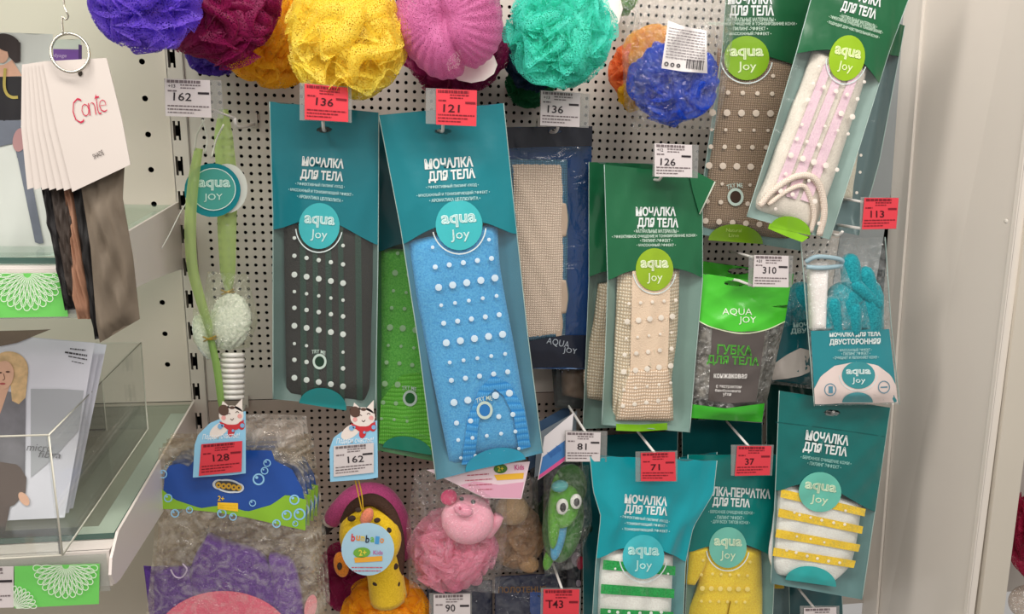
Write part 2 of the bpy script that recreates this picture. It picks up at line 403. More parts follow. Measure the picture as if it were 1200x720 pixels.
        V = np.concatenate([A.reshape(-1, 3), B.reshape(-1, 3)]); N = ns * nt; f = gridfaces(nt, ns) + gridfaces(nt, ns, True, N)
        for i in range(nt - 1):
            for c in (0, ns - 1):
                p, q2 = i * ns + c, (i + 1) * ns + c; f.append([p, N + p, N + q2, q2] if c == 0 else [p, q2, N + q2, N + p])
        for j in range(ns - 1):
            for r_ in (0, nt - 1):
                p, q2 = r_ * ns + j, r_ * ns + j + 1; f.append([p, q2, N + q2, N + p] if r_ == 0 else [p, N + p, N + q2, q2])
        return V, f
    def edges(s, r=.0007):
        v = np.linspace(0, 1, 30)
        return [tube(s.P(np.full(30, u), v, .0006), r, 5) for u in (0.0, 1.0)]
def sheet4(q, D, **k):                   # quad TL, TR, BR, BL
    return Sheet([q[0], q[3]], [q[1], q[2]], D, **k)
# ------------------------------------------------------------------ the setting
WHITE = (226, 218, 208)
enamel = plain((205, 196, 187), rough=.45, spec=.4, var=.02, vscale=3)
def x_at0(px, py): return float(at(px, py, 0)[0])
def z_at0(px, py): return float(at(px, py, 0)[2])
XU0, XU1 = x_at0(203, 180), x_at0(221, 160)      # slotted upright
XR = x_at0(1008, 120)                            # right end of the perforated boards
XD = x_at0(1058, 20)                             # divider
SEAM = z_at0(250, 470)
def perforated(x0, x1, z0, z1, xs, zs, r):
    """sheet metal with real holes; xs, zs hole columns and rows"""
    p = PITCH / 2; V, Fc = [], []
    ang = [R_(a) for a in range(45, 405, 45)]
    ho = np.array([(math.cos(a) * r, math.sin(a) * r) for a in ang])
    co = np.array([(p, p), (-p, p), (-p, -p), (p, -p)])
    n = 0; allv = []
    for x in xs:
        for z in zs:
            c = np.array([x, z]); f = c + co; h = c + ho
            allv.append(np.concatenate([np.c_[f[:, 0], np.zeros(4), f[:, 1]], np.c_[h[:, 0], np.zeros(8), h[:, 1]], np.c_[h[:, 0], np.full(8, .0015), h[:, 1]]]))
            for k in range(4):
                k2 = (k + 1) % 4; a, m, b = n + 4 + 2 * k, n + 4 + 2 * k + 1, n + 4 + (2 * k + 2) % 8
                Fc.append([n + k, a, m, b, n + k2])
            for k in range(8): Fc.append([n + 4 + k, n + 12 + k, n + 12 + (k + 1) % 8, n + 4 + (k + 1) % 8])
            n += 20
    gx0, gx1, gz0, gz1 = xs[0] - p, xs[-1] + p, zs[0] - p, zs[-1] + p
    for a, b, c, d in ((x0, gx0, z0, z1), (gx1, x1, z0, z1), (gx0, gx1, z0, gz0), (gx0, gx1, gz1, z1)):
        if b - a < 1e-4 or d - c < 1e-4: continue
        allv.append(np.array([(a, 0, c), (b, 0, c), (b, 0, d), (a, 0, d)])); Fc.append([n, n + 1, n + 2, n + 3]); n += 4
    return np.concatenate(allv), Fc
xs = np.arange(math.ceil((XU1 + .009) / PITCH), math.floor((XR - .008) / PITCH) + 1) * PITCH
zu = ZH + np.arange(-34, 18) * PITCH
struct(mk('wall_back', perforated(XU1 + .001, XR, SEAM + .0006, zu[-1] + .02, xs, zu, .0027), enamel, smooth=False))
zl = ZL + np.arange(-34, 1) * PITCH
struct(mk('wall_back_lower', perforated(XU1 + .001, XR, zl[0] - .02, SEAM - .0006, xs + .995 * PITCH - PITCH, zl, .0027), plain((176, 160, 150), rough=.5, spec=.3, var=.02, vscale=3), smooth=False))  # darker copy of the enamel: weaker light low down is painted in
dark = plain((26, 24, 23), rough=.9, spec=.1)  # dark sheet colour stands in for the shade behind the holes
struct(mk('trim_shade_backing', box(-1.4, XD + .2, .03, .035, .5, 1.9), dark, smooth=False))
# left back panels with one column of punched holes
def punched(x0, x1, z0, z1, pts, r):
    """panel with round holes in one column"""
    xs_ = pts[0][0]; V, Fc = [], []; n = 0; q = .02
    rows = sorted(z for _, z in pts)
    def quad(a, b, c, d):
        nonlocal n
        V.extend([(a, 0, c), (b, 0, c), (b, 0, d), (a, 0, d)]); Fc.append([n, n + 1, n + 2, n + 3]); n += 4
    quad(x0, xs_ - q, z0, z1); quad(xs_ + q, x1, z0, z1); zz = z0
    for z in rows:
        quad(xs_ - q, xs_ + q, zz, z - q); zz = z + q
        c = [(xs_ + q * sx, 0, z + q * sz) for sx, sz in ((1, 1), (-1, 1), (-1, -1), (1, -1))]
        h = [(xs_ + r * math.cos(R_(45 + 22.5 * k)), 0, z + r * math.sin(R_(45 + 22.5 * k))) for k in range(16)]
        hb = [(a, .0015, b) for a, _, b in h]; V.extend(c + h + hb)
        for k in range(4): Fc.append([n + k] + [n + 4 + (4 * k + j) % 16 for j in range(5)] + [n + (k + 1) % 4])
        for k in range(16): Fc.append([n + 4 + k, n + 20 + k, n + 20 + (k + 1) % 16, n + 4 + (k + 1) % 16])
        n += 36
    quad(xs_ - q, xs_ + q, zz, z1); return np.array(V), Fc
hx = x_at0(177, 199); hz = [z_at0(177, 199) + .0495 * k for k in range(-6, 7)]
hz = [z for z in hz if z > SEAM + .03]
cream = plain((216, 203, 191), rough=.5, spec=.35, var=.02, vscale=3)
struct(mk('wall_left', punched(-1.4, XU0 - .001, SEAM + .0008, 1.9, [(hx, z) for z in hz], .0040), cream, smooth=False))
struct(mk('wall_left_lower', box(-1.4, XU0 - .001, 0, .0015, .5, SEAM - .0008), plain((188, 176, 162), rough=.5, var=.02, vscale=3), smooth=False))  # darker copy of the upper panel, shade painted into the colour
# slotted upright between the two bays: a channel face with H shaped slots
def upright():
    V, Fc = [], []; n = 0
    def quad(a, b, c, d, y=-.002):
        nonlocal n
        V.extend([(a, y, c), (b, y, c), (b, y, d), (a, y, d)]); Fc.append([n, n + 1, n + 2, n + 3]); n += 4
    w = XU1 - XU0; a, b, m0, m1 = XU0 + w * .12, XU0 + w * .56, XU0 + w * .27, XU0 + w * .43
    quad(XU0, a, .5, 1.9); quad(b, XU1, .5, 1.9)
    zz = .5; z0 = z_at0(214, 194.5)
    for k in range(-12, 10):
        z = z0 + k * .0497; h = .0135
        quad(a, b, zz, z - h); quad(m0, m1, z - h, z - h + .006); quad(m0, m1, z + h - .006, z + h); zz = z + h
    quad(a, b, zz, 1.9)
    s1 = box(XU0 - .0005, XU0 + .0008, -.002, .02, .5, 1.9); s2 = box(XU1 - .0008, XU1 + .0005, -.002, .02, .5, 1.9)
    return join((np.array(V), Fc), s1, s2)
struct(mk('trim_upright', upright(), plain((208, 197, 188), rough=.45, var=.02, vscale=4), smooth=False))
# right: blank metal strip, glossy divider, front post
struct(mk('trim_right', box(XR + .0005, XD + .03, -.001, .001, .5, 1.9), plain((150, 155, 156), rough=.4, spec=.4, var=.02, vscale=4), smooth=False))  # shade is painted into the grey of this strip
gl = plain((226, 218, 208), rough=.22, spec=.5, var=.015, vscale=5, coat=.3)
def DV(px, py, D): return at(px, py, D)
bt, bb = at(1062, 0, 0), at(1012, 720, 0)
ft, fb = at(1224, 0, .235), at(1134, 720, .235)
def ext(a, b, t): return a + (b - a) * t
q = [ext(bt, bb, -.5), ext(ft, fb, -.5), ext(ft, fb, 1.4), ext(bt, bb, 1.4)]
nx = np.array([.012, 0, 0])
dv = struct(mk('wall_right', prism(q, nx), gl, smooth=False))
# raised border of the divider and a fold line
e0, e1 = ext(bt, ft, .17), ext(bb, fb, .17)
rib = [ext(bt, ft, .93) - np.array([.0012, 0, 0]), ft - np.array([.0012, 0, 0]), fb - np.array([.0012, 0, 0]), ext(bb, fb, .93) - np.array([.0012, 0, 0])]
def raised(a, b, th=.0015):
    A0, A1, B0, B1 = ext(bt, ft, a), ext(bt, ft, b), ext(bb, fb, a), ext(bb, fb, b)
    p = [ext(A0, B0, -.4), ext(A1, B1, -.4), ext(A1, B1, 1.35), ext(A0, B0, 1.35)]
    return prism([x - np.array([th, 0, 0]) for x in p], np.array([th * 1.2, 0, 0]))
mk('flange', raised(.0, .16, .004), gl, dv, smooth=False)
mk('folded_edge', raised(.975, 1.0, .0022), gl, dv, smooth=False)
for px, py in ((1180, 259), (1152, 475), (1129, 671)):
    nn = np.cross(ft - bt, bb - bt); rr_ = rays(px, py); c = CAM + rr_ * (nn.dot(bt - CAM) / nn.dot(rr_)); s = .0044
    mk('rivet', ell(c, np.array([.003, 0, 0]), np.array([0, 0, s]), np.array([0, s, 0]), 16, 10), plain((228, 222, 212), rough=.3), dv)
# post at the very front of the divider and the neighbouring bay past it
pt, pb = at(1204, 250, .24), at(1148, 720, .24)
w2 = at(1222, 560, .24) - at(1172, 560, .24)
w2 = np.array([.046, 0, 0])
u0, u1 = ext(pt, pb, -1.2), ext(pt, pb, 1.4)
pv = prism([u0, u0 + w2, u1 + w2, u1], np.array([0, .03, 0]))
struct(mk('trim_post', pv, plain((206, 198, 184), rough=.35, var=.02, vscale=6), smooth=False))
struct(mk('wall_back_right', box(XD + .05, XD + .8, -.002, .002, .5, 1.9), plain((176, 168, 160), rough=.5, var=.02, vscale=4), smooth=False))
struct(mk('floor', box(-1.4, 1.4, -2.4, .03, -.02, 0), plain((150, 145, 140), rough=.5), smooth=False))

# ------------------------------------------------------------------ builders for the goods
WIRE = plain((200, 198, 194), rough=.3, spec=.5, metal=.6)
WHITEWIRE = plain((222, 218, 214), rough=.3)
PAPER = plain((216, 207, 207), rough=.55, spec=.3)
REDP = plain((224, 66, 78), rough=.55, spec=.3)
INK = ink((52, 46, 50)); INKR = ink((128, 30, 42)); GREYINK = ink((120, 108, 110))
POCKET = film((232, 232, 230), haze=.16, gloss=.12, bscale=20, bump=.1)
def attach(o, vf, mat):
    """add a surface pattern to the mesh of the part that carries it"""
    v, f = vf; v = np.asarray(v, float).reshape(-1, 3) - ORG[o.name]; me = o.data; n = len(me.vertices)
    v0 = np.zeros(n * 3); me.vertices.foreach_get('co', v0); f0 = [list(p.vertices) for p in me.polygons]; i0 = [p.material_index for p in me.polygons]
    ms = list(me.materials); f = f if isinstance(f, list) else f.tolist()
    nm = bpy.data.meshes.new(me.name); nm.from_pydata(np.concatenate([v0.reshape(-1, 3), v]).tolist(), [], f0 + [[i + n for i in q] for q in f])
    for m in ms + [mat]: nm.materials.append(m)
    nm.polygons.foreach_set('use_smooth', [True] * len(nm.polygons)); nm.polygons.foreach_set('material_index', i0 + [len(ms)] * len(f)); nm.update()
    o.data = nm
def quad_sheet(q, D, seed=1): return sheet4(q, D, bulge=0, crink=.0, seed=seed)
def plate(S, q=None, w0=0., w1=.0004, n=2):
    """thin flat card over the whole sheet"""
    U, V = np.meshgrid(np.linspace(0, 1, n), np.linspace(0, 1, n)); A = S.P(U, V, w1).reshape(-1, 3); B = S.P(U, V, w0).reshape(-1, 3)
    N = n * n; f = gridfaces(n, n) + gridfaces(n, n, True, N)
    e = list(range(n)) + [n * (i + 1) - 1 for i in range(1, n)] + [N - 1 - i for i in range(1, n)] + [n * (n - 1 - i) for i in range(1, n - 1)]
    for a, b in zip(e, e[1:] + e[:1]): f.append([a, b, N + b, N + a])
    return np.concatenate([A, B]), f
def price_tag(label, q, D, price, red=False, pocket=None, group='price tags in clear pockets', bonus=None, size=None, at_=None, nopocket=False):
    """paper price tag: q = TL, TR, BR, BL in pixels"""
    S = quad_sheet(q, D); t = thing('price_tag', label, 'price tag', (S.PL[-1] + S.PR[-1]) / 2, group)
    mk('paper', plate(S), REDP if red else PAPER, t, smooth=False)
    q = np.array(q, float)
    def uvp(u, v): p = (q[0] * (1 - u) + q[1] * u) * (1 - v) + (q[3] * (1 - u) + q[2] * u) * v; return p
    W = np.hypot(*(q[1] - q[0])); H = np.hypot(*(q[3] - q[0])); an = math.degrees(math.atan2(q[1][1] - q[0][1], q[1][0] - q[0][0]))
    I = INKR if red else INK
    c = uvp(*(at_ or (.46, .47))); sz = size or (.40 * W, .22 * H)
    if price: mk('price_figures', S.text(price, c[0], c[1], sz[0] * len(price) / 3, sz[1], an, .0009, bold=.01), ink((70, 20, 28)) if red else INK, t, smooth=False)
    def row(u0, u1, v): a, b = uvp(u0, v), uvp(u1, v); return (a[0], a[1], b[0], b[1])
    r = [row(.05, .8, .03) + (.075 * H,)]
    if bonus:
        b_ = uvp(.15, .19); mk('bonus_figures', S.text(bonus, b_[0], b_[1], .16 * W, .09 * H, an, .0009, bold=.01), I, t, smooth=False)
    r2 = [row(.06, .26, .30) + (.04 * H,), row(.34, .80, .14) + (.035 * H,), row(.34, .66, .22) + (.03 * H,), row(.05, .95, .70) + (.035 * H,), row(.05, .78, .79) + (.035 * H,), row(.05, .62, .88) + (.03 * H,)]
    mk('fine_print', S.bars(r + r2, .0009, seed=int(q[0][0])), I if red else GREYINK, t, smooth=False)
    a, b = uvp(.72, .33), uvp(.97, .33); hh = .06 * H
    mk('black_bar', (S.pt([a[0], b[0], b[0], a[0]], [a[1], b[1], b[1] + hh, a[1] + hh], .0009), [[0, 3, 2, 1]]), I, t, smooth=False)
    return t, S
def hook(label, pts, pocket=None, PD=None, r=.0021, group='wire hooks on the perforated board', arm=None):
    P = np.array([at(*p) for p in pts])
    t = thing('wire_hook', label, 'hook', P[0], group)
    mk('rod', tube(P, r, 8, sm=5 if len(P) > 2 else 0), WHITEWIRE, t)
    # two studs that plug into the board
    z = np.array([0, 0, .0125]); b = P[0]
    mk('wall_clip', join(box(b[0] - .006, b[0] + .006, -.0025, -.0005, b[2] - .004, b[2] + .020)), WHITEWIRE, t, smooth=False)
    if pocket:
        S = quad_sheet(pocket, PD); a = S.P(np.array([0., 1.]), np.array([0., 0.]), .0008)
        mk('label_pocket', plate(S, None, -.0012, -.0006), POCKET, t, smooth=False)
    return t
def dots(S, L, w=.0009, n=10):
    L = np.asarray(L, float); th = np.linspace(0, 2 * math.pi, n, endpoint=False)
    X = L[:, 0:1] + L[:, 2:3] * np.cos(th); Y = L[:, 1:2] + L[:, 2:3] * np.sin(th)
    V = S.pt(X, Y, w); C_ = S.pt(L[:, 0], L[:, 1], w + .0006); N = len(L)
    V = np.concatenate([V.reshape(-1, 3), C_]); f = []
    for i in range(N):
        for j in range(n): f.append([i * n + j, N * n + i, i * n + (j + 1) % n])
    return V, f
def dotrow(x0, y0, x1, y1, n, r): return [(x0 + (x1 - x0) * i / (n - 1), y0 + (y1 - y0) * i / (n - 1), r) for i in range(n)]
LETTER = ink((214, 226, 226))
def logo(S, root, cx, cy, rx, ry, ang, col, arc=True, lcol=(200, 232, 230), w=.0018, k=1.0, arcspan=(10, 170)):
    d = mk('logo_disc', S.disc(cx, cy, rx, ry, ang, w), printed(col), root)
    m = ink(lcol); a = R_(ang)
    def off(x, y): return cx + x * math.cos(a) - y * math.sin(a), cy + x * math.sin(a) + y * math.cos(a)
    p1, p2 = off(0, -.18 * ry), off(.02 * rx, .42 * ry)
    mk('logo_lettering', join(S.text('aqua', p1[0], p1[1], 1.5 * rx * k, .52 * ry, ang, w + .0006, bold=.0, outline=.034), S.text('Joy', p2[0], p2[1], .82 * rx * k, .50 * ry, ang, w + .0006, bold=-.02, outline=.028)), m, d, smooth=False)
    if arc: mk('logo_outline', S.disc(cx, cy, rx * 1.17, ry * 1.17, ang, w, n=40, rings=1, a0=arcspan[0], a1=arcspan[1], r0=.955), LETTER, d, smooth=False)
    return d
def title(S, root, lines, col=(222, 228, 226), bold=.04):
    mk('title_lettering', join(*[S.text(s_, x, y, W, H, an, .0022, bold=bold) for s_, x, y, W, H, an in lines]), ink(col), root, smooth=False)
def small(S, root, lines, col=(176, 214, 214)):
    mk('small_lettering', join(*[S.text(s_, x, y, W, H * 1.2, an, .0022, bold=.022, res=1) for s_, x, y, W, H, an in lines]), ink(col), root, smooth=False)
TEALBACK = plain((112, 142, 140), rough=.4, var=.05, vscale=20)
SEAL_GLINT = plain((168, 190, 184), rough=.3)  # pale colour paints the highlight along the sealed film edges
FILMP = film((248, 252, 250), haze=.03, gloss=.05, bscale=26, bump=.45, rough=.16)
def pack(name, label, L, R, D, hdr, arch, cat='bath sponge', back=TEALBACK, fm=None, hole=None, group='packed body mitts on hooks', bulge=.008, crink=.0012, seed=1, backd=.016, seals=True):
    S = Sheet(L, R, D, bulge=bulge, crink=crink, seed=seed, back=backd)
    t = thing(name, label, cat, S.org, group)
    V, fa, fb = S.bag(hole=hole); N = len(fa)
    o = mk('film_bag', (V, fa + fb), [fm or FILMP, back], t)
    idx = np.zeros(len(o.data.polygons), dtype=np.int32); idx[N:] = 1; o.data.polygons.foreach_set('material_index', idx); S.bagobj = o
    if arch: mk('printed_header', S.header(arch, hole=hole), printed(hdr), t)
    if seals: attach(o, join(*S.edges()), SEAL_GLINT)
    return t, S
def ring(S, root, cx, cy, r, hole=(20, 40, 30), txt=True, ang=0):
    d = mk('touch_window', S.disc(cx, cy, r, r * 1.12, w=.0016, n=24, rings=1, r0=.68), ink((196, 214, 204)), root, smooth=False)
    mk('touch_opening', S.disc(cx, cy, r * .68, r * .76, w=.0012, n=20, rings=2), plain(hole, rough=.7), d)
    if txt: mk('touch_lettering', S.text('TRY ME', cx - 1, cy - r * 1.45, r * 2.0, r * .55, ang, .0022, bold=.01, bend=1.6), ink((196, 214, 204)), root, smooth=False)

# ------------------------------------------------------------------ packed mitts
# black mitt; its green streaks are painted reflections of the film folds
bl = plain((36, 31, 28), rough=.8, var=.12, vscale=90, bump=.6, bscale=500)
t, S = pack('bath_mitt_pack', 'teal-headed pack with a black mitt and painted dark green reflections of film folds, left of the blue mitt pack', [(316, 119), (320, 250), (320, 468)], [(444, 132), (443, 300), (440, 479)], (.145, .155), (14, 116, 128),
            [(316, 271), (335, 266), (355, 258), (375, 255), (395, 262), (415, 273), (446, 290)], hole=(380, 152, 9.5, 3.6), back=plain((88, 112, 108), rough=.4, var=.1, vscale=20), seed=2)
o = mk('mitt', S.body([(332, 262), (333, 350), (335, 466)], [(438, 275), (437, 370), (432, 474)], drop=.008), bl, t)
attach(o, join(*[S.area([(x, 264), (x + wd_, 264)], [(x + 2, 468), (x + 2 + wd_, 470)], 4, 40, w=-.0004) for x, wd_ in ((351, 7), (366, 6), (381, 7), (396, 6), (416, 7))]), plain((24, 58, 46), rough=.5, bump=.6, bscale=400))
D_ = [(345, 279, 2.2), (402, 288, 2.2)]
for y, r in ((300, 2.6), (322, 3.5), (342, 2.1), (361, 2.7), (382, 3.5), (403, 2), (422, 2.7), (443, 3.5)): D_ += [d for d in dotrow(345, y, 402, y + 10, 5, r) if not (405 < d[1] < 438 and 360 < d[0] < 388)]
attach(S.bagobj, dots(S, D_), ink((206, 214, 208)))
logo(S, t, 374, 265, 24, 27, 4, (62, 178, 184)); ring(S, t, 374.5, 424, 8.2, (16, 52, 34), ang=5)
mk('base_badge', S.dome(378, 477, 28, 22, 9), printed((24, 136, 138)), t)
title(S, t, [('МОЧАЛКА', 378.5, 190.5, 49, 11.5, 4), ('ДЛЯ ТЕЛА', 377, 206.5, 50, 13, 4)])
small(S, t, [('• ЭФФЕКТИВНЫЙ ПИЛИНГ-УХОД •', 375, 217, 58, 4, 4), ('• МАССАЖНЫЙ И ТОНИЗИРУЮЩИЙ ЭФФЕКТ •', 376, 225, 76, 4.2, 5), ('• АРОМАТИКА ЦЕЛЛЮЛИТА •', 375, 233, 54, 4, 6)])
# blue mitt
t, S = pack('bath_mitt_pack', 'large teal-headed pack with a bright sky blue terry mitt, tilted to the right', [(444, 135), (470, 270), (490, 400), (511, 563)], [(590, 121), (603, 250), (618, 390), (636, 531)], (.165, .185), (10, 124, 136),
            [(462, 296), (480, 282), (505, 268), (538, 258), (567, 260), (582, 266), (606, 276)], hole=(519.5, 154, 10.5, 3.4), back=plain((70, 128, 150), rough=.4, var=.06, vscale=20), seed=5)
blue = terry((94, 178, 228), (60, 146, 210))
o = mk('mitt', S.body([(479, 284), (486, 340), (508, 450), (528, 548)], [(584, 262), (588, 320), (606, 420), (624, 528)], drop=.007, lump=.0015), blue, t)
rib_m = knit((92, 172, 228), (52, 132, 200), 900, 200)
mk('hanging_loop', S.area([(541, 545), (548, 490), (562, 455), (578, 440), (598, 450), (614, 480), (622, 524)], [(556, 544), (561, 494), (570, 466), (580, 456), (590, 464), (602, 488), (608, 528)], 40, 7, w=.0004), rib_m, o)
D_ = [(507, 290, 2.2), (573, 281, 2.2)]
for x0, y0, x1, y1, r in ((510, 313, 576, 303, 3), (514, 337, 580, 326, 4.2), (517, 358, 582, 347, 2.3), (520, 379, 585, 369, 3), (523, 402, 589, 392, 4.2), (527, 425, 592, 415, 2.3), (529, 446, 595, 436, 3), (532, 472, 597, 461, 4.2), (535, 496, 601, 486, 3), (537, 516, 604, 506, 2.3), (540, 537, 608, 526, 2)):
    D_ += [d for d in dotrow(x0, y0, x1, y1, 5, r) if math.hypot(d[0] - 568, d[1] - 478) > 15]
attach(S.bagobj, dots(S, D_), ink((206, 226, 240)))
logo(S, t, 538, 264, 27.5, 29.5, -4, (62, 184, 190)); ring(S, t, 568, 481, 9.5, (40, 120, 190), ang=-10)
mk('base_badge', S.dome(581, 546, 36, 20, -12), printed((44, 158, 190)), t)
title(S, t, [('МОЧАЛКА', 526, 191, 57, 12.5, -3.5), ('ДЛЯ ТЕЛА', 529.5, 206, 55, 14, -4)])
small(S, t, [('• ЭФФЕКТИВНЫЙ ПИЛИНГ-УХОД •', 530, 218, 62, 4, -3), ('• МАССАЖНЫЙ И ТОНИЗИРУЮЩИЙ ЭФФЕКТ •', 531, 227, 86, 4.2, -3), ('• АРОМАТИКА ЦЕЛЛЮЛИТА •', 533, 234, 60, 4, -3)])
# green mitt behind
t, S = pack('bath_mitt_pack', 'half-hidden pack with a grass green mitt, between the black and the blue mitt packs', [(432, 142), (440, 300), (442, 528)], [(560, 150), (556, 340), (545, 548)], (.085, .10), (10, 90, 98),
            [(432, 300), (470, 285), (500, 282), (560, 300)], seed=7, back=plain((60, 120, 70), rough=.4))
o = mk('mitt', S.body([(446, 292), (445, 420), (444, 516)], [(540, 300), (535, 420), (532, 540)]), terry((122, 216, 84), (84, 184, 54)), t)
mk('knitted_cuff', S.area([(446, 470), (470, 440), (490, 436), (505, 455)], [(444, 520), (462, 524), (478, 526), (506, 534)], 20, 12, w=.0002), knit((136, 222, 96), (90, 176, 56), 900, 300), o)
D_ = [(466, 297, 2.3), (463, 320, 3.6), (480, 322, 3.6), (461, 341, 2), (476, 343, 2)]
for x, y, r in ((459, 361, 2.3), (457, 384, 3.8), (455, 405, 1.9), (453, 425, 2.6), (451, 450, 3.6), (449, 472, 2.6), (447, 491, 1.8)): D_ += [(x, y, r), (x + 15, y + 1, r), (x + 30, y + 3, r)]
attach(S.bagobj, dots(S, [d for d in D_ if math.hypot(d[0] - 481, d[1] - 466) > 13]), ink((168, 208, 160)))
ring(S, t, 480.5, 467, 8.5, (26, 96, 40), ang=4); mk('base_badge', S.dome(477, 529, 29, 17, 9), printed((32, 150, 124)), t)
# navy pack with long beige knitted mitt
NAVYF = film((150, 196, 226), haze=.05, gloss=.12, bscale=26, bump=.7, rough=.12)
t, S = pack('bath_mitt_pack', 'glossy navy film pack with a long beige honeycomb-knit mitt, right of the blue mitt pack', [(592, 149), (598, 300), (604, 432)], [(694, 148), (691, 300), (686, 433)], (.075, .08), (22, 26, 40),
            [(592, 174), (640, 172), (694, 171)], back=plain((16, 84, 142), rough=.25, var=.15, vscale=18, bump=.5, bscale=40), fm=NAVYF, seed=9, seals=False, bulge=.006, hole=(650, 154, 9, 2.5))
o = mk('mitt', S.body([(594, 187), (600, 300), (606, 403)], [(666, 188), (666, 300), (663, 396)], front=.0016, drop=.005), knit((230, 212, 194), (186, 164, 146), 560, 560, bump=.6), t)
for cx, cy in ((664, 258), (664, 348), (658, 380)): mk('side_tab', S.body([(cx - 8, cy - 24), (cx - 10, cy), (cx - 8, cy + 24)], [(cx + 1, cy - 22), (cx + 5, cy), (cx + 1, cy + 22)], front=.0006, ns=8, nt=14), plain((188, 166, 146), rough=.8), o)
mk('printed_footer', S.area([(603, 404), (630, 398), (662, 393), (689, 393)], [(604, 432), (630, 431), (662, 430), (687, 432)], 16, 10, w=.002), printed((20, 26, 44)), t)
mk('brand_lettering', join(S.text('AQUA', 654, 402.5, 27, 9, 12, .003), S.text('JOY', 668, 412, 16, 8, 8, .003)), ink((168, 176, 186)), t, smooth=False)
# small brown mitt in a clear pack under it
t, S = pack('bath_mitt_pack', 'dim brown sponge in a clear pack hanging just below the navy pack', [(646, 424), (650, 478)], [(694, 424), (692, 480)], .05, None, None, back=plain((40, 42, 42), rough=.6), seed=91, seals=False)
mk('sponge', S.body([(660, 432), (661, 466)], [(692, 430), (690, 472)], ns=10, nt=14), plain((112, 88, 72), rough=.8, var=.15, vscale=40), t)
attach(S.bagobj, dots(S, [(656, 433, 1.3), (661, 432, 1.6), (666, 434, 1.2), (659, 436, 1), (664, 430, 1)], .001, 6), ink((160, 158, 170)))
# dark green packs with beige crochet mitts
croc = knit((240, 220, 198), (192, 164, 136), 520, 380, bump=.7)
def beige(label, L, R, D, arch, sl, sr, seed):
    t, S = pack('bath_mitt_pack', label, L, R, D, (24, 100, 62), arch, seed=seed, back=plain((118, 146, 138), rough=.4, var=.05, vscale=20))
    o = mk('mitt', S.body(sl, sr, lump=.001), croc, t); return t, S, o
t, S, o = beige('second dark green pack, mostly hidden behind the beige crochet mitt pack', [(690, 190), (690, 330), (683, 503)], [(770, 192), (770, 340), (760, 500)], (.085, .09), [(690, 325), (705, 318), (760, 318)], [(704, 335), (698, 380), (686, 440), (690, 470)], [(745, 330), (745, 400), (740, 440), (735, 478)], 11)
t, S, o = beige('dark green pack with a beige crochet mitt and a folded-over top corner', [(708, 193), (712, 330), (709, 420), (705, 498)], [(823, 205), (823, 330), (815, 420), (808, 507)], (.125, .14), [(708, 334), (724, 322), (745, 316), (767, 312), (795, 315), (810, 319), (824, 327)], [(727, 318), (724, 390), (722, 450), (720, 496)], [(800, 316), (797, 390), (790, 450), (790, 498)], 12)
mk('smooth_palm', S.area([(741, 318), (768, 316), (786, 316)], [(738, 455), (760, 428), (782, 450)], 14, 20, w=.0002), plain((226, 202, 176), rough=.85, bump=.5, bscale=600), o)
mk('cuff', S.body([(738, 432), (728, 460), (722, 494)], [(786, 430), (789, 460), (790, 494)], front=.0018, back=-.002, ns=12, nt=16, drop=.003), croc, o)
fl = S.pt([806, 838, 820, 812], [196, 213, 252, 225], .004)
mk('folded_corner', (np.concatenate([fl, fl - S.n * .001]), [[0, 3, 2, 1], [4, 5, 6, 7], [0, 1, 5, 4], [1, 2, 6, 5], [2, 3, 7, 6], [3, 0, 4, 7]]), printed((22, 108, 64)), t, smooth=False)
mk('corner_seal', tube(S.pt([838, 820], [213, 251], .005), .0011, 6), plain((214, 222, 206)), t)
D_ = []
for a in ((737, 356, 792, 352, 5, 2), (735, 377, 788, 371, 5, 3.4), (734, 397, 787, 390, 5, 1.7), (732, 416, 787, 409, 5, 2.6), (731, 436, 786, 429, 5, 3.4), (731, 457, 786, 449, 5, 1.8), (730, 476, 785, 468, 5, 2.6)): D_ += dotrow(*a)
attach(S.bagobj, dots(S, D_, .0026), ink((232, 222, 208)))
logo(S, t, 767, 316, 22, 25, 0, (146, 180, 34), lcol=(226, 236, 196))
mk('base_badge', S.area([(722, 497), (750, 498), (782, 496)], [(722, 505), (750, 506), (782, 504)], 12, 4, w=.0012), printed((128, 190, 30)), t)
title(S, t, [('МОЧАЛКА', 768.5, 248, 47, 11, 0), ('ДЛЯ ТЕЛА', 771, 262, 48, 13, 1)])
small(S, t, [('• НАТУРАЛЬНЫЕ МАТЕРИАЛЫ •', 769, 271, 52, 3.6, 0), ('• ЭФФЕКТИВНОЕ ОЧИЩЕНИЕ И ТОНИЗИРОВАНИЕ КОЖИ •', 767, 277, 100, 3.6, -1), ('• ПИЛИНГ-ЭФФЕКТ •', 769, 282, 38, 3.4, 0), ('• МАССАЖНЫЙ ЭФФЕКТ •', 769, 287, 46, 3.4, 0)], (200, 220, 206))
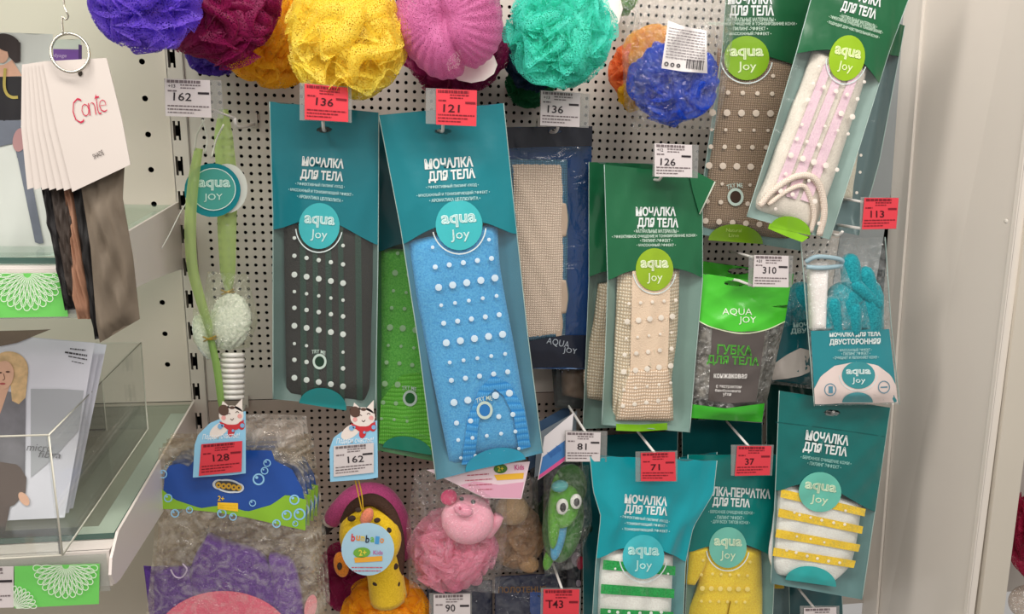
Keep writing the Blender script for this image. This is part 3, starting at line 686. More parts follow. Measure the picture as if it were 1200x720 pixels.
# brown mitt
t, S = pack('bath_mitt_pack', 'green-headed pack with a dark brown knitted mitt, left of the pink striped one', [(853, -40), (846, 60), (815, 274)], [(962, -40), (948, 60), (938, 294)], (.10, .11), (24, 88, 52),
            [(846, 62), (875, 58), (905, 68), (925, 74), (948, 82)], seed=14, bulge=.006)
o = mk('mitt', S.body([(845, 56), (838, 150), (818, 270)], [(945, 70), (940, 150), (936, 284)]), knit((178, 148, 126), (128, 102, 82), 620, 620), t)
D_ = dotrow(871, 84, 906, 89, 2, 2.4)[1:]
for a in ((836, 108, 905, 110, 5, 2.7), (835, 132, 903, 133, 5, 4.1), (834, 152, 900, 153, 5, 2), (833, 172, 898, 173, 5, 2.8), (831, 194, 896, 196, 5, 4), (830, 215, 879, 217, 4, 2), (829, 236, 892, 240, 5, 2.8), (827, 259, 890, 263, 5, 3.5)): D_ += [d for d in dotrow(*a) if math.hypot(d[0] - 862, d[1] - 229) > 14]
attach(S.bagobj, dots(S, D_), ink((222, 206, 190)))
logo(S, t, 875, 68, 26.5, 26, 0, (128, 172, 32), lcol=(222, 236, 190)); ring(S, t, 862, 231, 9.5, (60, 40, 28), ang=-6)
mk('base_badge', S.dome(862, 284, 32, 21, 4), printed((112, 152, 22)), t)
mk('badge_lettering', join(S.text('Natural', 860, 270, 18, 4, 2, .0024), S.text('Line', 860, 276, 12, 4, 2, .0024)), ink((176, 200, 110)), t, smooth=False)
title(S, t, [('МОЧАЛКА', 879, -1, 52, 12, 0), ('ДЛЯ ТЕЛА', 881, 13.5, 52, 14.5, 0)])
small(S, t, [('• НАТУРАЛЬНЫЕ МАТЕРИАЛЫ •', 879, 23, 60, 4, 0), ('• ЭФФЕКТИВНОЕ ОЧИЩЕНИЕ И ТОНИЗИРОВАНИЕ КОЖИ •', 880, 28, 108, 4, 0), ('• ПИЛИНГ-ЭФФЕКТ •', 878, 33.5, 44, 4, 0), ('• МАССАЖНЫЙ ЭФФЕКТ •', 878, 39, 52, 4, 0)], (196, 216, 200))
# pink striped mitt, and the one behind it
t, S = pack('bath_mitt_pack', 'blue-grey edged pack peeking out behind the pink striped mitt pack', [(1020, 20), (985, 180), (966, 268)], [(1060, 30), (1030, 190), (1006, 276)], (.11, .12), (16, 84, 50), [(1010, 70), (1030, 62), (1052, 66)], seed=15, bulge=.005, back=plain((100, 122, 126), rough=.35))
mk('mitt', S.body([(985, 120), (975, 180), (970, 235)], [(1018, 130), (1011, 180), (1003, 236)], lump=.002), terry((232, 222, 206), (206, 190, 172)), t)
attach(S.bagobj, dots(S, [(1009, 182, 1.8), (1008, 202, 1.8), (1004, 226, 1.8)]), ink((240, 232, 220)))
t, S = pack('bath_mitt_pack', 'tilted green-headed pack with a white and pink striped rope mitt, topmost on the right', [(968, -60), (950, 0), (933, 62), (900, 175), (875, 254)], [(1084, -60), (1064, 0), (1041, 62), (1007, 172), (972, 281)], (.165, .18), (20, 96, 56),
            [(931, 64), (945, 60), (970, 58), (992, 60), (1012, 74), (1030, 100)], seed=16, back=plain((140, 162, 158), rough=.4, var=.05, vscale=20))
o = mk('mitt', S.body([(960, 58), (925, 150), (900, 215), (884, 246)], [(1024, 78), (995, 170), (975, 230), (957, 276)], lump=.001), terry((242, 226, 216), (226, 210, 200)), t)
attach(o, join(*[S.area([(x, y), (x + 9, y + 3)], [(x - 60, y + 150), (x - 48, y + 154)], 5, 30, w=.0001) for x, y in ((966, 75), (981, 80), (998, 84))]), terry((232, 206, 214), (222, 190, 204)))
rope = knit((246, 234, 220), (214, 194, 178), 900, 900)
mk('rope_loop', join(tube(S.pt([890, 905, 930, 950, 962, 966, 960], [242, 224, 208, 207, 222, 250, 276], .002), .0048, 8, sm=6), tube(S.pt([900, 922, 940, 948, 954, 950], [240, 224, 218, 228, 250, 272], .001), .0036, 8, sm=6)), rope, o)
D_ = [(960, 78, 2), (1013, 96, 2), (953, 98, 2.2), (966, 102, 2.5), (980, 107, 2.7), (993, 111, 2.4), (1005, 116, 2.4), (947, 117, 2.5), (986, 133, 3.4), (999, 137, 3.4), (940, 146, 2), (967, 148, 1.8), (982, 153, 1.8), (994, 157, 2), (934, 163, 2.4), (946, 166, 2.2), (960, 170, 2.6), (927, 182, 3.4), (941, 186, 3.6), (954, 190, 3.6), (968, 194, 3.6), (981, 199, 2.6), (921, 204, 2.2), (935, 207, 2), (915, 224, 3), (929, 228, 2.6), (948, 212, 2), (955, 236, 3), (909, 245, 2), (966, 240, 2), (960, 262, 2.6)]
attach(S.bagobj, dots(S, D_, .0044), ink((240, 230, 220)))
logo(S, t, 992.5, 68, 21, 27, 12, (150, 190, 24), lcol=(228, 240, 180))
mk('base_badge', S.dome(926, 271, 24, 17, 12, w=.0034), printed((126, 184, 22)), t)
mk('base_strip', S.area([(902, 262), (926, 270), (948, 278)], [(900, 268), (926, 279), (940, 284)], 10, 4, w=.003), printed((136, 196, 30)), t)
title(S, t, [('МОЧАЛКА', 1010, -4, 48, 13, 15), ('ДЛЯ ТЕЛА', 1006.5, 12.5, 42, 14, 15)])
small(S, t, [('• НАТУРАЛЬНЫЕ МАТЕРИАЛЫ •', 1006, 25, 46, 4, 17), ('• ЭФФЕКТИВНОЕ ОЧИЩЕНИЕ И ТОНИЗИРОВАНИЕ •', 1003, 29, 66, 4, 17), ('• ПОДХОДИТ ДЛЯ ЧУВСТВИТЕЛЬНОЙ КОЖИ •', 1000, 34.5, 64, 4, 17)], (196, 220, 200))
# konjac sponge pouches
def konjac(label, dx, dy, D, seed, full=True):
    L = [(819 + dx, 320 + dy), (817 + dx, 370 + dy), (809 + dx, 490 + dy)]; R = [(926 + dx, 335 + dy), (919 + dx, 380 + dy), (893 + dx, 496 + dy)]
    t, S = pack('sponge_pouch', label, L, R, D, (74, 196, 48), [(816 + dx, 375 + dy), (835 + dx, 384 + dy), (870 + dx, 392 + dy), (895 + dx, 388 + dy), (920 + dx, 377 + dy)], seed=seed, back=plain((90, 88, 84), rough=.4), hole=(862 + dx, 332 + dy, 14, 4), group='konjac sponge pouches', bulge=.012, crink=.0014, fm=film((236, 236, 232), haze=.05, gloss=.16, bscale=60, bump=1.0), seals=False, cat='sponge pouch')
    return t, S
konjac('back green pouch whose top edge shows above the front konjac sponge pouch', 4, -14, (.045, .05), 17)
t, S = konjac('bright green and grey pouch holding a konjac body sponge', 0, 0, (.125, .135), 18)
mk('sponge', S.body([(821, 376), (818, 420), (814, 470)], [(908, 380), (900, 430), (890, 472)], lump=.002), plain2((176, 170, 164), (70, 66, 64), 90, 1), t)
mk('grey_label', S.area([(835, 384), (862, 389), (897, 388)], [(830, 470), (858, 473), (886, 471)], 16, 20, w=.0012), printed((88, 80, 77)), t)
mk('cream_line', S.stroke([(816, 375), (835, 384), (868, 391), (897, 387), (920, 377)], 1.3, .0018), ink((214, 226, 190)), t)
mk('printed_footer', S.area([(811, 474), (850, 479), (896, 473)], [(809, 490), (850, 493), (893, 495)], 16, 6, w=.0014), printed((58, 176, 40)), t)
mk('title_lettering', join(S.text('ГУБКА', 861, 410.5, 41, 11.5, 3, .0022, bold=.02), S.text('ДЛЯ ТЕЛА', 859, 423.5, 61, 11.5, 3, .0022, bold=.02)), plain((96, 204, 66)), t, smooth=False)
mk('title_core', join(S.text('ГУБКА', 861, 410.5, 40, 10.6, 3, .003, bold=-.026), S.text('ДЛЯ ТЕЛА', 859, 423.5, 60, 10.6, 3, .003, bold=-.026)), ink((60, 84, 52)), t, smooth=False)
small(S, t, [('конжаковая', 856, 441, 39, 4.6, 1), ('с экстрактом', 854, 454, 30, 3.6, 2), ('бамбукового', 853, 458.5, 30, 3.6, 2), ('угля', 852, 463, 10, 3.4, 2)], (226, 222, 218))
mk('brand_lettering', join(S.text('AQUA', 864, 366, 35, 9, 1, .0022), S.text('JOY', 876, 376, 20, 9.5, 1, .0022)), ink((226, 240, 216)), t, smooth=False)
# yellow striped mitt, glove pack, green striped mitt, and packs behind them
def stripes(S, t, o, left, right, rows, m, w=.0001):
    l = np.array(left, float); r = np.array(right, float)
    def e(P, q):
        s_ = np.r_[0, np.cumsum(np.hypot(*np.diff(P, axis=0).T))]; s_ /= s_[-1]; return np.interp(q, s_, P[:, 0]), np.interp(q, s_, P[:, 1])
    out = []
    for a, b in rows:
        p = [e(l, a), e(r, a), e(r, b), e(l, b)]; f = lambda A, B: [tuple(np.array(A) * (1 - k) + np.array(B) * k) for k in np.linspace(0, 1, 7)]
        out.append(S.area(f(p[0], p[1]), f(p[3], p[2]), 18, 6, w=w))
    attach(o, join(*out), m)
CHEN = terry((252, 247, 243), (240, 230, 226))
for lab, L, R, D, col, sd in (('dark teal pack behind the green striped mitt pack', [(682, 512), (684, 760)], [(794, 505), (790, 760)], (.06, .065), (10, 92, 98), 21),
                              ('dark teal pack behind the yellow glove pack, above its price tag', [(799, 492), (801, 760)], [(893, 492), (890, 760)], (.06, .065), (10, 90, 92), 22),
                              ('very dark green pack behind the top left corner of the yellow striped mitt pack', [(899, 430), (897, 655)], [(960, 440), (958, 660)], (.07, .075), (10, 62, 56), 23),
                              ('dark teal pack under the yellow striped mitt pack, with a hook in front', [(912, 672), (914, 790)], [(986, 690), (990, 790)], (.07, .075), (12, 78, 84), 24)):
    t, S = pack('bath_mitt_pack', lab, L, R, D, col, [(L[0][0] - 2, L[1][1] - 40), (R[0][0] + 2, R[1][1] - 40)], seed=sd, bulge=.005)
    mk('mitt', S.body([(L[1][0] + 8, L[1][1] - 60), (L[1][0] + 8, L[1][1] - 4)], [(R[1][0] - 8, R[1][1] - 60), (R[1][0] - 8, R[1][1] - 4)], ns=6, nt=8), CHEN, t)
t, S = pack('bath_glove_pack', 'blue-grey pack with a yellow glove tip, low behind the yellow striped mitt pack', [(898, 640), (896, 770)], [(924, 660), (926, 770)], (.10, .105), None, None, seed=25, bulge=.004, cat='bath glove', back=plain((96, 126, 132), rough=.4))
mk('glove', S.body([(903, 676), (904, 692)], [(922, 678), (922, 692)], ns=10, nt=10), terry((236, 196, 40), (210, 164, 20)), t)
t, S = pack('bath_mitt_pack', 'teal sliver of a pack between the green striped mitt pack and the yellow glove pack', [(796, 536), (798, 770)], [(840, 530), (834, 770)], (.10, .105), (0, 110, 116), [(796, 650), (842, 650)], seed=26, bulge=.004)
title(S, t, [('МОЧ', 826, 549, 24, 10, 4)]); mk('mitt', S.body([(802, 655), (802, 760)], [(832, 655), (830, 760)], ns=6, nt=10), CHEN, t)
t, S = pack('bath_glove_pack', 'teal pack with a bright yellow bath glove, under the 37 price tag', [(806, 533), (806, 640), (800, 790)], [(914, 533), (909, 640), (902, 790)], (.125, .14), (0, 122, 116),
            [(806, 648), (830, 640), (855, 634), (880, 640), (911, 655)], seed=27, cat='bath glove', back=plain((104, 140, 138), rough=.4))
yel = terry((255, 222, 60), (240, 194, 36))
o = mk('glove', S.body([(826, 640), (822, 690), (808, 730), (800, 790)], [(896, 648), (897, 700), (896, 790)], lump=.0012), yel, t)
mk('glove_thumb', S.body([(808, 646), (806, 665), (803, 688)], [(834, 640), (830, 664), (815, 690)], ns=10, nt=16, front=-.0006), yel, o)
mk('finger_crease_shade', S.stroke([(856, 705), (853, 720), (850, 745)], 1.6, .0004), plain((150, 116, 20), rough=.9), o)  # dark stroke paints the shade between the fingers
D_ = [(824, 657, 1.8), (822, 674, 2), (879, 659, 1.8)] + dotrow(835, 673, 876, 675, 5, 1.8) + dotrow(823, 690, 876, 691, 6, 3) + dotrow(822, 705, 873, 706, 6, 1.8)
attach(S.bagobj, dots(S, D_), ink((240, 218, 128)))
logo(S, t, 853, 642, 22, 24, 2, (112, 190, 172), lcol=(206, 226, 196))
title(S, t, [('МОЧАЛКА-ПЕРЧАТКА', 856, 577, 94, 11.5, 3), ('ДЛЯ ТЕЛА', 857, 590, 44, 12, 3)])
small(S, t, [('• БЕРЕЖНОЕ ОЧИЩЕНИЕ КОЖИ •', 857, 601, 54, 3.8, 2), ('• ПИЛИНГ ЭФФЕКТ •', 855, 607, 34, 3.8, 2), ('• ДЛЯ ВСЕХ ТИПОВ КОЖИ •', 856, 612.5, 46, 3.8, 2)], (160, 206, 198))
t, S = pack('bath_mitt_pack', 'teal pack with a yellow and white striped mitt, lowest on the right', [(913, 458), (909, 560), (903, 684)], [(1043, 478), (1031, 560), (1010, 703)], (.155, .172), (0, 104, 100),
            [(910, 577), (925, 570), (945, 566), (965, 567), (985, 578), (1005, 590), (1026, 601)], seed=28, hole=(975, 484, 10, 4), back=plain((92, 128, 130), rough=.4))
sl, sr = [(916, 570), (910, 620), (905, 655), (913, 678)], [(1015, 594), (1008, 640), (1000, 668), (984, 684)]
o = mk('mitt', S.body(sl, sr, lump=.001), CHEN, t)
stripes(S, t, o, sl, sr, [(.03, .12), (.24, .33), (.46, .55), (.66, .75)], terry((246, 212, 74), (228, 188, 50)))
D_ = [(931, 601, 1.6), (937, 604, 1.6), (950, 607, 1.6), (963, 610, 1.8), (977, 613, 1.8), (990, 615, 1.8), (991, 599, 1.6), (922, 645, 1.8), (933, 648, 1.8), (946, 652, 1.8), (958, 655, 1.8), (971, 658, 1.8), (984, 660, 1.8), (934, 629, 1.4), (950, 632, 1.4), (966, 636, 1.4)]
attach(S.bagobj, dots(S, D_), ink((244, 236, 214)))
logo(S, t, 961, 577, 25, 23.5, 8, (104, 194, 174), arc=False, lcol=(206, 226, 196))
mk('base_badge', S.dome(950, 684, 30, 20, 8), printed((44, 172, 170)), t)
mk('crease', S.stroke([(909, 495), (975, 503), (1037, 512)], .8, .0015), plain((0, 82, 80)), t)  # darker teal stroke paints the shade of the fold
title(S, t, [('МОЧАЛКА', 969.5, 513.5, 51, 12, 8), ('ДЛЯ ТЕЛА', 967, 527.5, 52, 13, 8)])
small(S, t, [('• БЕРЕЖНОЕ ОЧИЩЕНИЕ КОЖИ •', 968, 540, 60, 3.8, 8), ('• ПИЛИНГ ЭФФЕКТ •', 966, 545.5, 40, 3.8, 8)], (150, 200, 192))
t, S = pack('bath_mitt_pack', 'bright turquoise pack with a green and white striped mitt, under the 71 price tag', [(691, 534), (695, 575), (704, 605), (698, 660), (690, 790)], [(840, 540), (836, 578), (812, 618), (803, 660), (798, 790)], (.15, .165), (0, 152, 164),
            [(698, 656), (715, 648), (735, 641), (755, 638), (780, 646), (804, 660)], seed=29, crink=.0030, back=plain((96, 150, 156), rough=.4))
sl, sr = [(708, 648), (704, 690), (702, 790)], [(792, 656), (790, 700), (786, 790)]
o = mk('mitt', S.body(sl, sr, lump=.001), CHEN, t)
stripes(S, t, o, sl, sr, [(.06, .14), (.26, .34), (.46, .56), (.70, .8)], terry((54, 172, 88), (30, 138, 66)))
attach(S.bagobj, dots(S, [(721, 667, 1.4), (783, 673, 1.4), (714, 717, 2), (724, 718, 2), (737, 719, 2), (750, 719, 2), (763, 719, 2), (775, 718, 2)]), ink((228, 236, 226)))
logo(S, t, 754, 653, 24.5, 26, 2, (64, 186, 196), lcol=(186, 232, 228))
title(S, t, [('МОЧАЛКА', 757, 586.5, 50, 11, 4), ('ДЛЯ ТЕЛА', 757, 599, 50, 12, 4)])
small(S, t, [('• ЭФФЕКТИВНЫЙ ПИЛИНГ-УХОД •', 756, 608.5, 58, 3.8, 6), ('• ТОНИЗИРУЮЩИЙ ЭФФЕКТ •', 757, 615, 50, 3.8, 4), ('• ТОНИЗИРУЮЩИЙ ЭФФЕКТ •', 757, 621.5, 56, 3.8, 3)], (196, 232, 232))
# bagged glove on the right
CLEAR = film((251, 252, 252), haze=.03, gloss=.11, bscale=55, bump=1.0, rough=.09)
tg = terry((40, 158, 168), (14, 116, 128))
def glove_pack(label, L, R, D, seed):
    return pack('bath_glove_pack', label, L, R, D, None, None, seed=seed, cat='bath glove', back=CLEAR, fm=CLEAR, bulge=.014, crink=.0012, backd=.02, group='two-sided glove packs')
def capsule(S, pts, d, k=12):
    P = np.array([at(x, y, D) for x, y, D, r in pts]); r = np.array([p[3] * mpp(at(p[0], p[1], p[2])) for p in pts])
    a, b = P[0], P[-1]; ta = (P[0] - P[1]) / np.linalg.norm(P[0] - P[1]); tb = (P[-1] - P[-2]) / np.linalg.norm(P[-1] - P[-2])
    ca = [a + ta * r[0] * q for q in (1.0, .9, .6)]; cb = [b + tb * r[-1] * q for q in (.6, .9, 1.0)]
    ra = [r[0] * q for q in (.02, .43, .8)]; rb = [r[-1] * q for q in (.8, .43, .02)]
    return tube(np.concatenate([ca, P, cb]), np.concatenate([ra, r, rb]), k)
t, S = glove_pack('clear bag with a teal glove hanging lower behind the front glove bag', [(906, 322), (904, 400), (900, 450)], [(956, 316), (958, 400), (950, 456)], (.09, .10), 31)
mk('glove', join(capsule(S, [(935, 400, .085, 17), (938, 345, .085, 15)], 0), capsule(S, [(915, 400, .085, 9), (922, 360, .085, 8)], 0)), tg, t)
mk('printed_card', S.area([(908, 388), (952, 372)], [(903, 446), (950, 452)], 8, 8, w=.001), printed((14, 92, 100)), t)
mk('card_print', S.area([(905, 428), (922, 416), (938, 408), (949, 411)], [(905, 446), (922, 444), (938, 441), (949, 436)], 14, 6, w=.0016), printed((206, 196, 188)), t)
title(S, t, [('МОЧ', 938, 381, 17, 6, -2), ('ДВУ', 936, 388.5, 19, 7, -2)], (170, 200, 196))
t, S = glove_pack('clear bag with a teal two-sided bath glove, hanging in front beside the divider', [(938, 280), (946, 380), (954, 476)], [(1037, 278), (1044, 380), (1054, 474)], (.165, .18), 32)
g = mk('glove', S.body([(966, 352), (962, 390)], [(1033, 350), (1035, 388)], front=-.002, drop=.012, ns=14, nt=14), tg, t)
for f_ in ([(984, 384, .160, 19), (988, 350, .162, 20)], [(1014, 384, .160, 20), (1014, 346, .162, 20)], [(1000, 350, .166, 14), (996, 308, .166, 11)], [(1024, 360, .172, 11), (1014, 322, .172, 10)], [(1004, 336, .178, 8), (1027, 356, .178, 8)], [(980, 388, .176, 9), (976, 356, .176, 9)], [(1001, 388, .180, 8), (1000, 362, .180, 9)]):
    mk('glove_finger', capsule(S, f_, 0), tg, g)
mk('white_palm', S.body([(951, 312), (955, 389)], [(974, 308), (970, 389)], front=-.003, drop=.006, ns=10, nt=20), CHEN, t)
mk('elastic_band', tube(np.array([at(x, y, d) for x, y, d in ((944, 307, .165), (958, 301, .172), (984, 304, .170), (986, 311, .166), (965, 314, .174), (945, 313, .168))]), .0035, 8, sm=6, closed=False), plain((150, 176, 186), rough=.6), t)
mk('printed_card', S.area([(950, 388), (1042, 386)], [(955, 474), (1052, 472)], 16, 14, w=.0008), printed((36, 136, 146)), t)
mk('card_arch', S.area([(954, 456), (962, 441), (978, 429), (1004, 424), (1028, 428), (1044, 440), (1050, 452)], [(955, 474), (968, 474), (985, 473), (1004, 473), (1022, 473), (1040, 472), (1052, 472)], 24, 8, w=.0013), printed((232, 214, 208)), t)
logo(S, t, 1006, 440, 19.5, 16, 0, (56, 146, 152), w=.0019, lcol=(214, 232, 230), arcspan=(0, 180))
mk('base_badge', S.dome(1005, 472, 18, 12, 0, w=.0019), printed((70, 150, 158)), t)
mk('care_mark', join(S.disc(973, 457, 7, 7.5, w=.002, r0=.86, rings=1), S.area([(971, 453), (976, 453)], [(971, 461), (976, 461)], 3, 3, w=.002)), ink((90, 140, 160)), t, smooth=False)
mk('care_mark', join(S.disc(1036, 454, 7, 7.5, w=.002, r0=.86, rings=1), S.area([(1032, 453.5), (1040, 453)], [(1032, 455), (1040, 454.6)], 3, 3, w=.002)), ink((90, 140, 160)), t, smooth=False)
title(S, t, [('МОЧАЛКА ДЛЯ ТЕЛА', 1002, 392.5, 60, 6, -1), ('ДВУСТОРОННЯЯ', 1002, 401, 60, 8, -1)], (222, 234, 232))
small(S, t, [('• МАССАЖНЫЙ ЭФФЕКТ •', 1002, 410, 40, 3.4, -1), ('• ПИЛИНГ ЭФФЕКТ •', 1003, 414.5, 34, 3.4, -1), ('• ОЧИЩАЕТ И УВЛАЖНЯЕТ КОЖУ •', 1003, 419.5, 54, 3.4, -1)], (170, 208, 208))
# ------------------------------------------------------------------ bath puffs of gathered netting
def puff_mesh(c, R, seed, n=64, flat=.8, up=1.0, ruffle=.4, wid=(.14, .30), na=26):
    rs = np.random.RandomState(seed); parts = []
    core = ell(c, AX_R * R * .7, AX_U * R * .7 * up, -AX_F * R * .7 * flat, 24, 14); parts.append(core)
    for i in range(n):
        z = 1 - 2 * (i + .5) / n; th = i * 2.39996 + rs.uniform(-.3, .3); r_ = math.sqrt(max(0, 1 - z * z))
        d0 = np.array([r_ * math.cos(th), z, r_ * math.sin(th)])
        t0 = rs.normal(size=3); t0 -= d0 * t0.dot(d0); t0 /= np.linalg.norm(t0); b0 = np.cross(d0, t0)
        Ln = rs.uniform(1.0, 2.0); k = rs.uniform(3, 7); ph = rs.uniform(0, 6.28); A = rs.uniform(.06, .2); w = rs.uniform(*wid); hgt = rs.uniform(.86, 1.04)
        a = np.linspace(-Ln / 2, Ln / 2, na)[:, None]; env = np.sqrt(np.clip(1 - (2 * a / Ln) ** 2, 0, 1))
        if rs.rand() > ruffle:
            s = np.linspace(-1, 1, 9)[None]
            lat = A * np.sin(k * a + ph) + w * s * (.35 + .65 * env) + .02 * np.sin(31 * a + ph) * s
            rr = .60 + (hgt - .60) * np.sqrt(np.clip(1 - s ** 2, 0, 1)) * env ** .6 * (1 + .05 * np.sin(9 * a + ph * 2))
        else:
            s = np.linspace(0, 1, 8)[None]
            lat = (A * .6 + .16 * s ** 1.4) * np.sin((k + 5) * a + ph) + .05 * s * np.sin(23 * a)
            rr = .58 + (hgt + .02 - .58) * s ** .8 * (.3 + .7 * env ** .5) + 0 * a
        d = np.cos(a)[..., None] * d0 + np.sin(a)[..., None] * t0 + lat[..., None] * b0
        d /= np.linalg.norm(d, axis=-1)[..., None]; p = d * (rr * R)[..., None]
        P = c + p[..., 0:1] * AX_R + p[..., 1:2] * AX_U * up - p[..., 2:3] * AX_F * flat
        parts.append((P.reshape(-1, 3), gridfaces(P.shape[0], P.shape[1])))
    return join(*parts)
def puff(label, cx, cy, r, D, col, col2=None, seed=1, tagd=None, **k):
    c = at(cx, cy, D); R = r * mpp(c); base = c - np.array([0, 0, R])
    t = thing('bath_puff', label, 'bath puff', base, 'net bath puffs along the top hooks')
    mk('netting', puff_mesh(c, R, seed, **k), net(col, col2), t)
    top = c + np.array([0, .01, R * .8])
    mk('cord', tube([top, top + np.array([.004, 0, .03]), top + np.array([0, .004, .05]), top + np.array([-.004, 0, .03]), top], .0012, 6, sm=5), plain((226, 220, 216)), t)
    return t
puff('violet net puff, leftmost of the top row', 170, -8, 70, .235, (116, 70, 224), (148, 110, 240), 1, flat=.62)
puff('deep magenta net puff between the violet and the orange-yellow puffs', 254, 0, 80, .14, (176, 14, 96), (140, 8, 84), 2, flat=.45)
puff('small dark purple puff peeking out below the magenta one', 250, 60, 32, .045, (78, 44, 168), (98, 60, 190), 3, flat=.6)
puff('orange-yellow puff half hidden behind the big yellow puff', 320, 44, 62, .065, (255, 210, 50), (255, 192, 30), 4, flat=.5)
puff('big bright yellow net puff above the black mitt pack', 408, 46, 75, .185, (255, 228, 60), (255, 238, 110), 5, flat=.66, wid=(.2, .42), ruffle=.5)
t = puff('dark magenta puff hanging behind the smooth pink puff', 534, 52, 66, .065, (168, 26, 100), (140, 14, 84), 6, flat=.55)
# pink puff with one pinched crease and long pleats
c = at(526, 20, .185); R = 69 * mpp(c)
t = thing('bath_puff', 'smooth dusty pink puff with a pinched crease and a white round tag', 'bath puff', c - np.array([0, 0, R]), 'net bath puffs along the top hooks')
cr = np.array([-.12, -.30, .95]); cr /= np.linalg.norm(cr)
def pleat(d):
    d = np.array(d); q = d.dot(cr); e1 = np.cross(cr, (0, 1, 0)); e1 /= np.linalg.norm(e1); e2 = np.cross(cr, e1)
    th = math.atan2(d.dot(e2), d.dot(e1)); dist = math.acos(max(-1, min(1, q)))
    s = 1 - .22 * math.exp(-(dist / .28) ** 2) + .022 * math.sin(34 * th + 3 * math.sin(3 * th)) * min(1, dist * 2) * math.exp(-dist * .5) + .03 * math.sin(5 * th + 1) * min(1, dist)
    vv = abs(d.dot(np.array([.93, .30, .15])) + .02 * math.sin(9 * d[1]))
    return s - .13 * math.exp(-(vv / .09) ** 2) * (1 if d[1] < .2 else .3)
mk('netting', ell(c, AX_R * R * .93, AX_U * R * 1.02, -AX_F * R * .7, 150, 90, pleat), net((222, 124, 178), (204, 100, 158), hole=.20, scale=560, trans=.3), t)
w_ = at(553, 76, .165); s_ = mpp(w_)
TAGP = plain((232, 222, 216), rough=.5)
mk('round_tag', join(ell(w_, AX_R * 30 * s_, (AX_U * .96 + AX_F * .25) * 24 * s_, AX_F * .0006, 32, 6)), TAGP, t)
t = puff('turquoise net puff above the navy pack', 656, 40, 66, .175, (104, 244, 222), (66, 224, 202), 8, flat=.66, ruffle=.5, n=80)
w_ = at(700, 10, .15); s_ = mpp(w_); mk('round_tag', ell(w_, AX_R * 30 * s_, AX_U * 32 * s_, AX_F * .0006, 32, 6), TAGP, t)
puff('dark green puff low behind the turquoise puff', 622, 98, 30, .03, (24, 132, 76), (16, 104, 60), 9, flat=.5)
puff('navy puff squeezed behind the turquoise puff', 624, 74, 34, .08, (24, 60, 92), (14, 40, 70), 10, flat=.5)
puff('light green puff just showing at the top, right of the turquoise puff', 728, -4, 22, .05, (128, 190, 70), (104, 166, 50), 11)
t = puff('orange and yellow puff behind the bagged blue puff', 745, 82, 34, .045, (250, 130, 60), (244, 150, 90), 12)
c2 = at(765, 62, .06); mk('yellow_netting', puff_mesh(c2, 36 * mpp(c2), 13, n=50), net((255, 206, 50), (255, 190, 40)), t)
c2 = at(742, 112, .075); mk('yellow_netting', puff_mesh(c2, 19 * mpp(c2), 14, n=30), net((252, 214, 50), (240, 196, 40)), t)
# blue puff in a clear bag with a paper label
c = at(790, 97, .15); R = 55 * mpp(c)
t = thing('bath_puff', 'royal blue puff inside a crinkled clear bag with a white paper label', 'bath puff', c - np.array([0, 0, R]), 'net bath puffs along the top hooks')
mk('netting', puff_mesh(c, R, 15, up=.94, flat=.6), net((26, 96, 236), (20, 78, 214)), t)
S = Sheet([(722, -40), (728, 40), (732, 125), (742, 152)], [(872, -40), (856, 50), (848, 118), (838, 152)], (.165, .155), bulge=.042, crink=.004, seed=41, pillow=True, back=.05)
V, fa, fb = S.bag(34, 40); mk('clear_bag', (V, fa + fb), film((253, 253, 252), haze=.02, gloss=.11, bscale=75, bump=1.0, rough=.06), t)
lab = mk('paper_label', S.area([(783, 24), (802, 31), (828, 36)], [(775, 80), (800, 84), (829, 86)], 14, 14, w=.002), plain((236, 230, 228), rough=.5), t)
mk('label_print', S.bars([(784 - .14 * k * 3, 32 + 3.4 * k, 826, 39 + 3.3 * k, 1.0) for k in range(11)], .0028, 3), ink((140, 132, 136)), lab, smooth=False)
mk('barcode', join(*[S.area([(x, 69 + (x - 805) * .12), (x + w2_, 69 + (x - 805) * .12)], [(x - 1, 80 + (x - 805) * .12), (x - 1 + w2_, 80 + (x - 805) * .12)], 2, 2, w=.0028) for x, w2_ in ((805, 1), (807, .6), (808.5, 1.2), (811, .6), (812.5, 1.4), (815, .7), (817, 1.2), (819.5, .6), (821, 1.3), (824, .8))]), ink((60, 56, 60)), lab, smooth=False)
mk('label_marks', join(S.disc(781, 75, 2.6, w=.0028, rings=1, r0=.5), S.disc(788, 76, 2.4, w=.0028, rings=1, r0=.5), S.disc(795, 77, 2.4, w=.0028, rings=1, r0=.4)), ink((80, 76, 80)), lab, smooth=False)
# ------------------------------------------------------------------ hooks and price tags
def rod(label, tip, D, pocket=None, PD=None, rise=.008, arm=None):
    T = at(tip[0], tip[1], D); b = np.array([T[0], -.001, T[2] - .006])
    t = thing('wire_hook', label, 'hook', b, 'wire hooks on the perforated board')
    p = [b, np.array([T[0], -D * .5, T[2] - .006]), np.array([T[0], -D + .014, T[2] - .004]), T, T + np.array([0, -.004, rise])]
    mk('rod', tube(p, .0021, 8, sm=5), WHITEWIRE, t)
    mk('wall_clip', box(b[0] - .005, b[0] + .005, -.003, -.0008, b[2] - .004, b[2] + .0165), enamel, t, smooth=False)
    if pocket:
        S = quad_sheet(pocket, PD); cb = S.P(.5, .62, -.002)
        mk('label_arm', tube([T + np.array([0, -.004, rise]), cb], .0016, 6), WHITEWIRE, t)
        mk('label_pocket', plate(S, None, -.0014, -.0008), POCKET, t, smooth=False)
    return t
